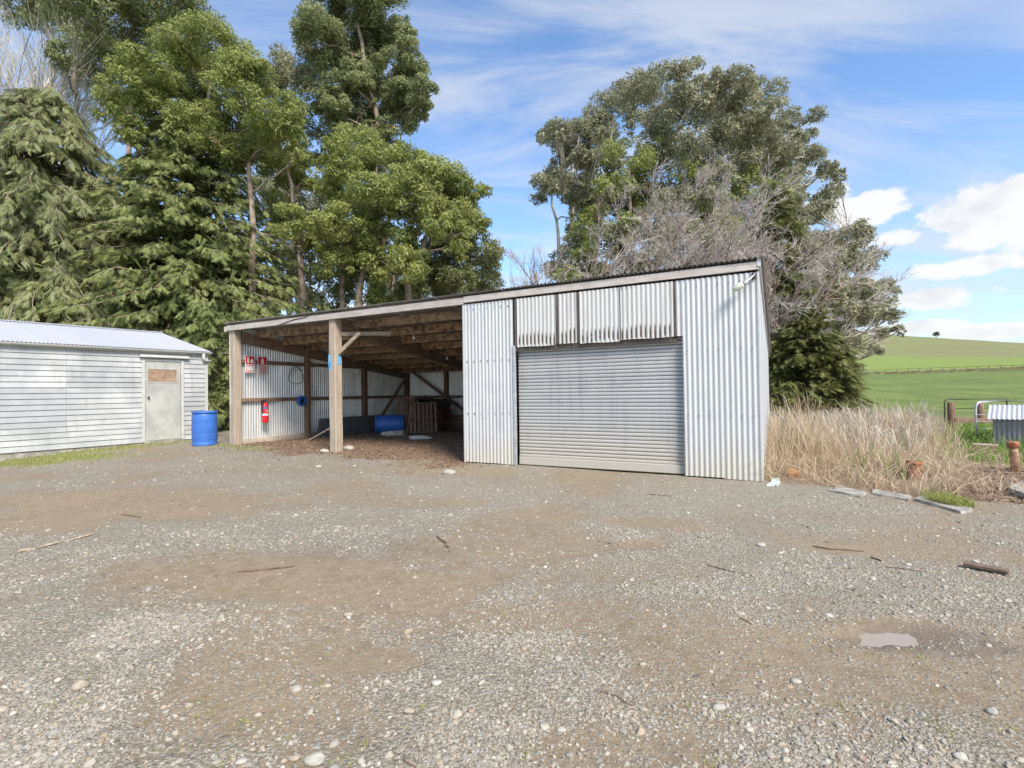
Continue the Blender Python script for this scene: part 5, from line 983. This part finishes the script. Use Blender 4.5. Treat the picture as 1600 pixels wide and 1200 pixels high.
for (u, v, n, r) in ((1480, 786, 900, .17), (1465, 778, 300, .15), (1475, 768, 250, .15), (1500, 792, 300, .12), (1300, 767, 60, .06), (1240, 768, 90, .12), (700, 829, 60, .08), (1012, 913, 70, .09), (1150, 831, 60, .07), (320, 1112, 50, .05), (125, 1097, 40, .04), (660, 830, 40, .06), (370, 1132, 50, .05), (535, 1190, 60, .05), (350, 920, 40, .05), (1470, 1140, 50, .05), (1325, 1110, 40, .05), (1140, 1118, 40, .05), (1125, 1188, 60, .06), (1210, 915, 30, .05), (105, 735, 160, .3), (40, 748, 160, .3)):
    p = G(u, v); a = RNG.uniform(0, 6.28, n); q = r * np.sqrt(RNG.random(n)); xs_.append(p[0] + q * np.cos(a)); ys_.append(p[1] + q * np.sin(a))
for k in range(130):
    u, v = RNG.uniform(0, 1600), RNG.uniform(760, 1195); p = G(u, v); n = int(RNG.integers(6, 26)); xs_.append(p[0] + RNG.normal(size=n) * .02); ys_.append(p[1] + RNG.normal(size=n) * .02)
x, y = np.concatenate(xs_), np.concatenate(ys_); big = np.hypot(x - G(1480, 784)[0], y - G(1480, 784)[1]) < .5
blades('yard_weeds', x, y, np.where(big, RNG.uniform(.06, .14, len(x)), RNG.uniform(.008, .028, len(x))), np.where(big, 0.008, 0.004), 1.1, M['grass_olive'], 'small green weeds and tufts in the gravel yard', 'weeds', 0.6, 0.2)
def litter(name, x, y, size, label):
    n = len(x); c = np.stack([x, y, yard_z(x, y) + 0.006 + RNG.random(n) * 0.012], 1); nr = unit(RNG.normal(size=(n, 3)) * .5 + [0, 0, 1]); tg = unit(np.cross(nr, RNG.normal(size=(n, 3)))); bt = np.cross(nr, tg); L = (size * RNG.uniform(.5, 1.5, n))[:, None]
    V = np.stack([c - tg * L * .5, c + bt * L * .16 + nr * L * .06, c + tg * L * .5, c - bt * L * .16], 1).reshape(-1, 3); o = link(name, npmesh(name, V, np.arange(n * 4).reshape(-1, 4), False, {'tint': ('FACE', RNG.random(n))}), M['litter']); tag(o, label, 'leaf litter', kind='stuff')
x, y = scatter(42000, -9, 1.5, 8, 19.5, lambda x, y: litter_mask(x, y) * .9); litter('leaf_litter', x, y, 0.055, 'red-brown fallen leaves over the shed floor')
x, y = scatter(9000, 5.0, 9.5, 4.8, 8.2, lambda x, y: rough_mask(x, y) * (project(x, y, 0 * x)[0] > 1470)); litter('bark_litter', x, y, 0.06, 'dark fallen leaves and bark at the right edge')
x, y = scatter(5000, -9, 5, 1.8, 11, lambda x, y: 0.3 * sstep(.5, .68, fbm(x * 1.1 + 2, y * 1.1, 4))); litter('scattered_leaves', x, y, 0.04, 'scattered leaf scraps and twigs on the gravel')

def m_stone(name, cols):
    m, nt, b = material(name); oi = nt.new('ShaderNodeObjectInfo'); n = nt.noise((nt.new('ShaderNodeNewGeometry'), 'Position'), 55, 4, .6)
    r = nt.ramp((oi, 'Random'), cols, 'CONSTANT'); v = nt.math('ADD', nt.math('MULTIPLY', (n, 0), 0.5), 0.75); setc(nt, b, 'Base Color', nt.mix(1.0, (r, 0), nt.new('ShaderNodeCombineXYZ', {0: v, 1: v, 2: v}), 'MULTIPLY')); b.inputs['Roughness'].default_value = 0.85; return m
M['stone'] = m_stone('gravel_stone', [(0.0, (0.329, 0.295, 0.235)), (0.16, (0.259, 0.234, 0.189)), (0.32, (0.364, 0.330, 0.261)), (0.46, (0.312, 0.252, 0.184)), (0.56, (0.286, 0.269, 0.232)), (0.70, (0.389, 0.352, 0.283)), (0.80, (0.225, 0.194, 0.154)), (0.88, (0.354, 0.291, 0.210)), (0.96, (0.485, 0.446, 0.373))])
M['rock'] = m_plain('pale_rock', (0.40, 0.375, 0.32), 0.85, var=0.18, scale=18)
M['rockt'] = m_plain('tan_rock', (0.36, 0.30, 0.225), 0.85, var=0.25, scale=18)
def gravel(name, x, y, s, label, seed):
    n = len(x); V = np.stack([x, y, yard_z(x, y) + s * 0.02], 1); me = bpy.data.meshes.new(name); me.vertices.add(n); me.vertices.foreach_set('co', V.astype(np.float32).ravel())
    a = me.attributes.new('scl', 'FLOAT_VECTOR', 'POINT'); sv = np.stack([s * RNG.uniform(.7, 1.35, n), s * RNG.uniform(.65, 1.0, n), s * RNG.uniform(.42, .75, n)], 1); a.data.foreach_set('vector', sv.astype(np.float32).ravel())
    a = me.attributes.new('rot', 'FLOAT_VECTOR', 'POINT'); a.data.foreach_set('vector', np.stack([RNG.normal(size=n) * .3, RNG.normal(size=n) * .3, RNG.uniform(0, 6.28, n)], 1).astype(np.float32).ravel())
    o = link(name, me, M['stone']); ng = bpy.data.node_groups.new(name, 'GeometryNodeTree'); ng.interface.new_socket('Geometry', in_out='INPUT', socket_type='NodeSocketGeometry'); ng.interface.new_socket('Geometry', in_out='OUTPUT', socket_type='NodeSocketGeometry'); t = NT(ng)
    gi = t.new('NodeGroupInput'); ico = t.new('GeometryNodeMeshIcoSphere', {'Radius': 1.0, 'Subdivisions': 2}); nz = t.new('ShaderNodeTexNoise', {'Scale': 0.9 + 0.2 * seed, 'Detail': 1.0}); nz.noise_dimensions = '4D'; nz.inputs['W'].default_value = seed * 3.7
    pos = t.new('GeometryNodeInputPosition'); sub = t.new('ShaderNodeVectorMath', {0: (nz, 1), 1: (.5, .5, .5)}, operation='SUBTRACT'); mul = t.new('ShaderNodeVectorMath', {0: sub}, operation='SCALE'); mul.inputs['Scale'].default_value = 1.5
    sp = t.new('GeometryNodeSetPosition', {'Geometry': (ico, 0), 'Offset': mul}); sm_ = t.new('GeometryNodeSetMaterial', {'Geometry': sp}); sm_.inputs['Material'].default_value = M['stone']; ss = t.new('GeometryNodeSetShadeSmooth', {'Geometry': sm_}); ss.inputs['Shade Smooth'].default_value = seed % 2 == 0
    na = t.new('GeometryNodeInputNamedAttribute', data_type='FLOAT_VECTOR'); na.inputs[0].default_value = 'scl'; nb = t.new('GeometryNodeInputNamedAttribute', data_type='FLOAT_VECTOR'); nb.inputs[0].default_value = 'rot'; er = t.new('FunctionNodeEulerToRotation', {0: (nb, 0)})
    ip = t.new('GeometryNodeInstanceOnPoints', {'Points': (gi, 0), 'Instance': ss, 'Rotation': er, 'Scale': (na, 0)}); t.new('NodeGroupOutput', {0: ip}); md = o.modifiers.new('stones', 'NODES'); md.node_group = ng; return tag(o, label, 'gravel', kind='stuff')
def stones(n, v0, v1):
    v = v0 + (v1 - v0) * RNG.random(n); u = RNG.uniform(-120, 1720, n); du, dv = u - 800, v - 600; a = du * math.cos(ROLL) + dv * math.sin(ROLL); b = -du * math.sin(ROLL) + dv * math.cos(ROLL); dz = math.sin(PITCH) - b / FPX * math.cos(PITCH); dy = math.cos(PITCH) + b / FPX * math.sin(PITCH); tq = -CAM_H / dz; x = a / FPX * tq; y = dy * tq
    ok = (y < 14) & (y > 1.2); x, y = x[ok], y[ok]; m = earth_mask(x, y); sa, sdp = shed_xy(x, y)
    keep = RNG.random(len(x)) < np.clip(1.08 - 1.15 * m, 0.10, 1) * np.clip(0.16 + 1.5 * sstep(.36, .70, fbm(x * 2.2 + 60, y * 2.2, 4)), 0, 1) * (1 - .85 * moss_mask(x, y)) * (1 - .9 * litter_mask(x, y)) * (1 - rough_mask(x, y)) * (1 - 0.6 * wet_mask(x, y)); keep &= ~((sdp > -0.03) & (sa > -5.2)); keep &= np.hypot((x - PUD[0]) / .24, (y - PUD[1]) / .12) > 1; return x[keep], y[keep]
for k, (n, v0, v1) in enumerate(((26000, 960, 1290), (26000, 960, 1290), (30000, 820, 1010), (30000, 820, 1010), (40000, 710, 840), (60000, 860, 1290))):
    x, y = stones(n, v0, v1); s = np.clip((0.0052 if k < 5 else 0.0022) * np.exp(RNG.normal(size=len(x)) * 0.45), 0.0012, 0.024) * (1 + 0.10 * np.maximum(0, y - 3)); gravel('gravel', x, y, s, ['grey gravel nearest the viewer', 'finer angular gravel nearest the viewer', 'gravel across the middle of the yard', 'angular gravel across the middle of the yard', 'distant gravel in front of the sheds', 'fine grit between the stones'][k], k + 1)

def rock(u, v, w, mat, label, seed, flat=0.45):
    rr = np.random.default_rng(seed); p = G(u, v); s = w * p[1] / FPX / 2; k = 12; j = 7; V = []; off = rr.uniform(-1, 1, (6, 3))
    for b in range(j + 1):
        th = math.pi * b / j
        for a in range(k):
            f = 2 * math.pi * a / k; d = np.array([math.sin(th) * math.cos(f), math.sin(th) * math.sin(f), math.cos(th)]); q = 1 - 0.16 * max(0, d @ unit(off[0])) - 0.25 * max(0, d @ unit(off[1]) - .4) - 0.25 * max(0, d @ unit(off[2]) - .4) + 0.07 * math.sin(3 * f + off[3][0] * 3)
            V.append(tuple(d * q * s * np.array([1, 0.72, flat])))
    F = [(b * k + a, (b + 1) * k + a, (b + 1) * k + (a + 1) % k, b * k + (a + 1) % k) for b in range(j) for a in range(k)]; o = MB().add(V, F).build('stone', mat, None, seed % 2 == 0); o.location = (p[0], p[1], lay(p[0], p[1]) + s * flat * .45); o.rotation_euler = (0, 0, rr.uniform(-.5, .5)); tag(o, label, 'stone', 'loose stones on the yard')
ROCKS = [(1123, 1105, 24, 0, 'pale rounded stone beside a weed, right of centre in the foreground'), (493, 1186, 34, 0, 'large flat pale stone at the bottom edge, left of centre'), (702, 740, 24, 0, 'flat pale stone in front of the open bay corner'), (460, 1182, 20, 1, 'tan stone just left of the large flat stone at the bottom'), (126, 1073, 30, 1, 'flat tan stone in the left foreground'), (176, 1011, 15, 0, 'small white stone in the left foreground gravel'), (545, 960, 17, 1, 'cream stone lying on bare brown earth'), (1244, 1063, 17, 0, 'pale stone in the lower right gravel, level with the bark stick'), (1190, 852, 16, 0, 'flat pale stone on the gravel below the garage corner'), (1418, 882, 12, 0, 'small pale stone right of a dark twig'), (1525, 876, 12, 0, 'small pale stone just above the dark board scrap'), (877, 1137, 16, 0, 'round white stone at the lower centre'), (1550, 1112, 22, 0, 'flat grey-white stone near the right foreground edge'), (638, 1110, 20, 1, 'brown stone in loose gravel left of centre'), (378, 1187, 20, 0, 'white round stone at the bottom left'), (1172, 1138, 14, 0, 'white stone right of the weed stone'), (1500, 1184, 24, 0, 'pale stone at the bottom right edge'), (682, 1068, 17, 0, 'white angular stone among gravel near bottom centre'), (498, 730, 11, 0, 'white stone in front of the middle post'), (508, 709, 16, 0, 'white stone at the left foot of the middle post'), (545, 706, 22, 0, 'flat white stone at the right foot of the middle post'), (375, 695, 16, 0, 'pale stone at the foot of the corner post'), (392, 693, 14, 1, 'tan stone just inside the corner post'), (245, 1004, 13, 0, 'grey stone left of the gravel heap'), (5, 1107, 20, 1, 'tan stone cut by the left picture edge'), (1512, 790, 12, 0, 'white stone at the end of the long kerb slab'), (733, 719, 12, 0, 'cream stone at the left foot of the garage wall')]
for k, (u, v, w, c_, lab) in enumerate(ROCKS): rock(u, v, w, M['rockt' if c_ else 'rock'], lab, 100 + k)
def stick(uvs, r, mat, label, name='stick', flat=False):
    r = r * 0.62
    P = [G(u, v) for u, v in uvs]; P = [(q[0], q[1], lay(q[0], q[1]) + r * .8) for q in P]; n = 4 * (len(P) - 1) + 1; tt = np.linspace(0, len(P) - 1, n); A = np.array(P); Q = np.stack([np.interp(tt, np.arange(len(P)), A[:, i]) for i in range(3)], 1); Q[1:-1] += RNG.normal(size=(n - 2, 3)) * r * [.8, .8, .25]
    o = MB().tube(Q, np.linspace(r, r * .6, n) * RNG.uniform(.85, 1.15, n), 6).build(name, mat); tag(o, label, 'stick', 'sticks on the yard')
stick([(28, 864), (60, 858), (142, 836)], 0.022, M['stickp'], 'long pale stick lying on the gravel at the far left'); stick([(372, 893), (420, 889), (460, 884)], 0.014, M['stick'], 'dark stick lying on the bare earth left of centre'); stick([(683, 838), (695, 848), (701, 856)], 0.016, M['stick'], 'bent dark stick in the middle gravel'); stick([(938, 1078), (962, 1085), (990, 1101)], 0.008, M['stick'], 'thin brown stick in the lower centre gravel'); stick([(1105, 882), (1140, 892), (1185, 900)], 0.008, M['stick'], 'thin dark twig right of centre'); stick([(1157, 965), (1175, 974)], 0.007, M['stick'], 'short dark twig left of the puddle'); stick([(1360, 870), (1378, 876)], 0.013, M['stick'], 'short dark stick near the right side'); stick([(1270, 852), (1300, 857), (1350, 860)], 0.012, M['stick'], 'brown twig on a bare patch below the kerb'); stick([(775, 987), (810, 990)], 0.006, M['stick'], 'tiny dark twig on earth at the centre'); stick([(1385, 885), (1440, 892)], 0.008, M['stick'], 'thin twig left of the dark board scrap'); stick([(345, 955), (372, 950)], 0.007, M['stick'], 'short twig below the bare earth patch'); stick([(190, 803), (225, 808)], 0.014, M['stick'], 'dark twig on the brown track at the left'); stick([(1015, 772), (1050, 775)], 0.012, M['stick'], 'dark twig in front of the roller door'); stick([(630, 1185), (650, 1198)], 0.008, M['stick'], 'dark twig at the bottom edge near the centre'); stick([(60, 975), (85, 968)], 0.007, M['stickp'], 'short pale twig at the left foreground')
a, b_ = G(1506, 884), G(1577, 898); tag(MB().bar((a[0], a[1], 0.02), (b_[0], b_[1], 0.02), 0.075, 0.022, ch=.003).build('board_scrap', M['stick']), 'flat dark board scrap on gravel at the right', 'board')
# puddle
m, nt, b = material('muddy_water'); b.inputs['Base Color'].default_value = (0.34, 0.27, 0.20, 1); b.inputs['Roughness'].default_value = 0.04
k = 48; V = [(PUD[0], PUD[1], 0)] + [(PUD[0] + 0.26 * (1 + .22 * math.sin(2 * a + 1) + .14 * math.sin(5 * a) + .08 * math.sin(9 * a)) * math.cos(a), PUD[1] + 0.12 * (1 + .2 * math.sin(3 * a) + .14 * math.sin(6 * a + 2)) * math.sin(a), 0) for a in np.linspace(0, 2 * math.pi, k, endpoint=False)]
o = MB().add(V, [(0, 1 + i, 1 + (i + 1) % k) for i in range(k)]).build('puddle', m); o.location.z = lay(PUD[0], PUD[1]) + 0.0055; tag(o, 'small muddy puddle in the gravel at the right', None, kind='structure')
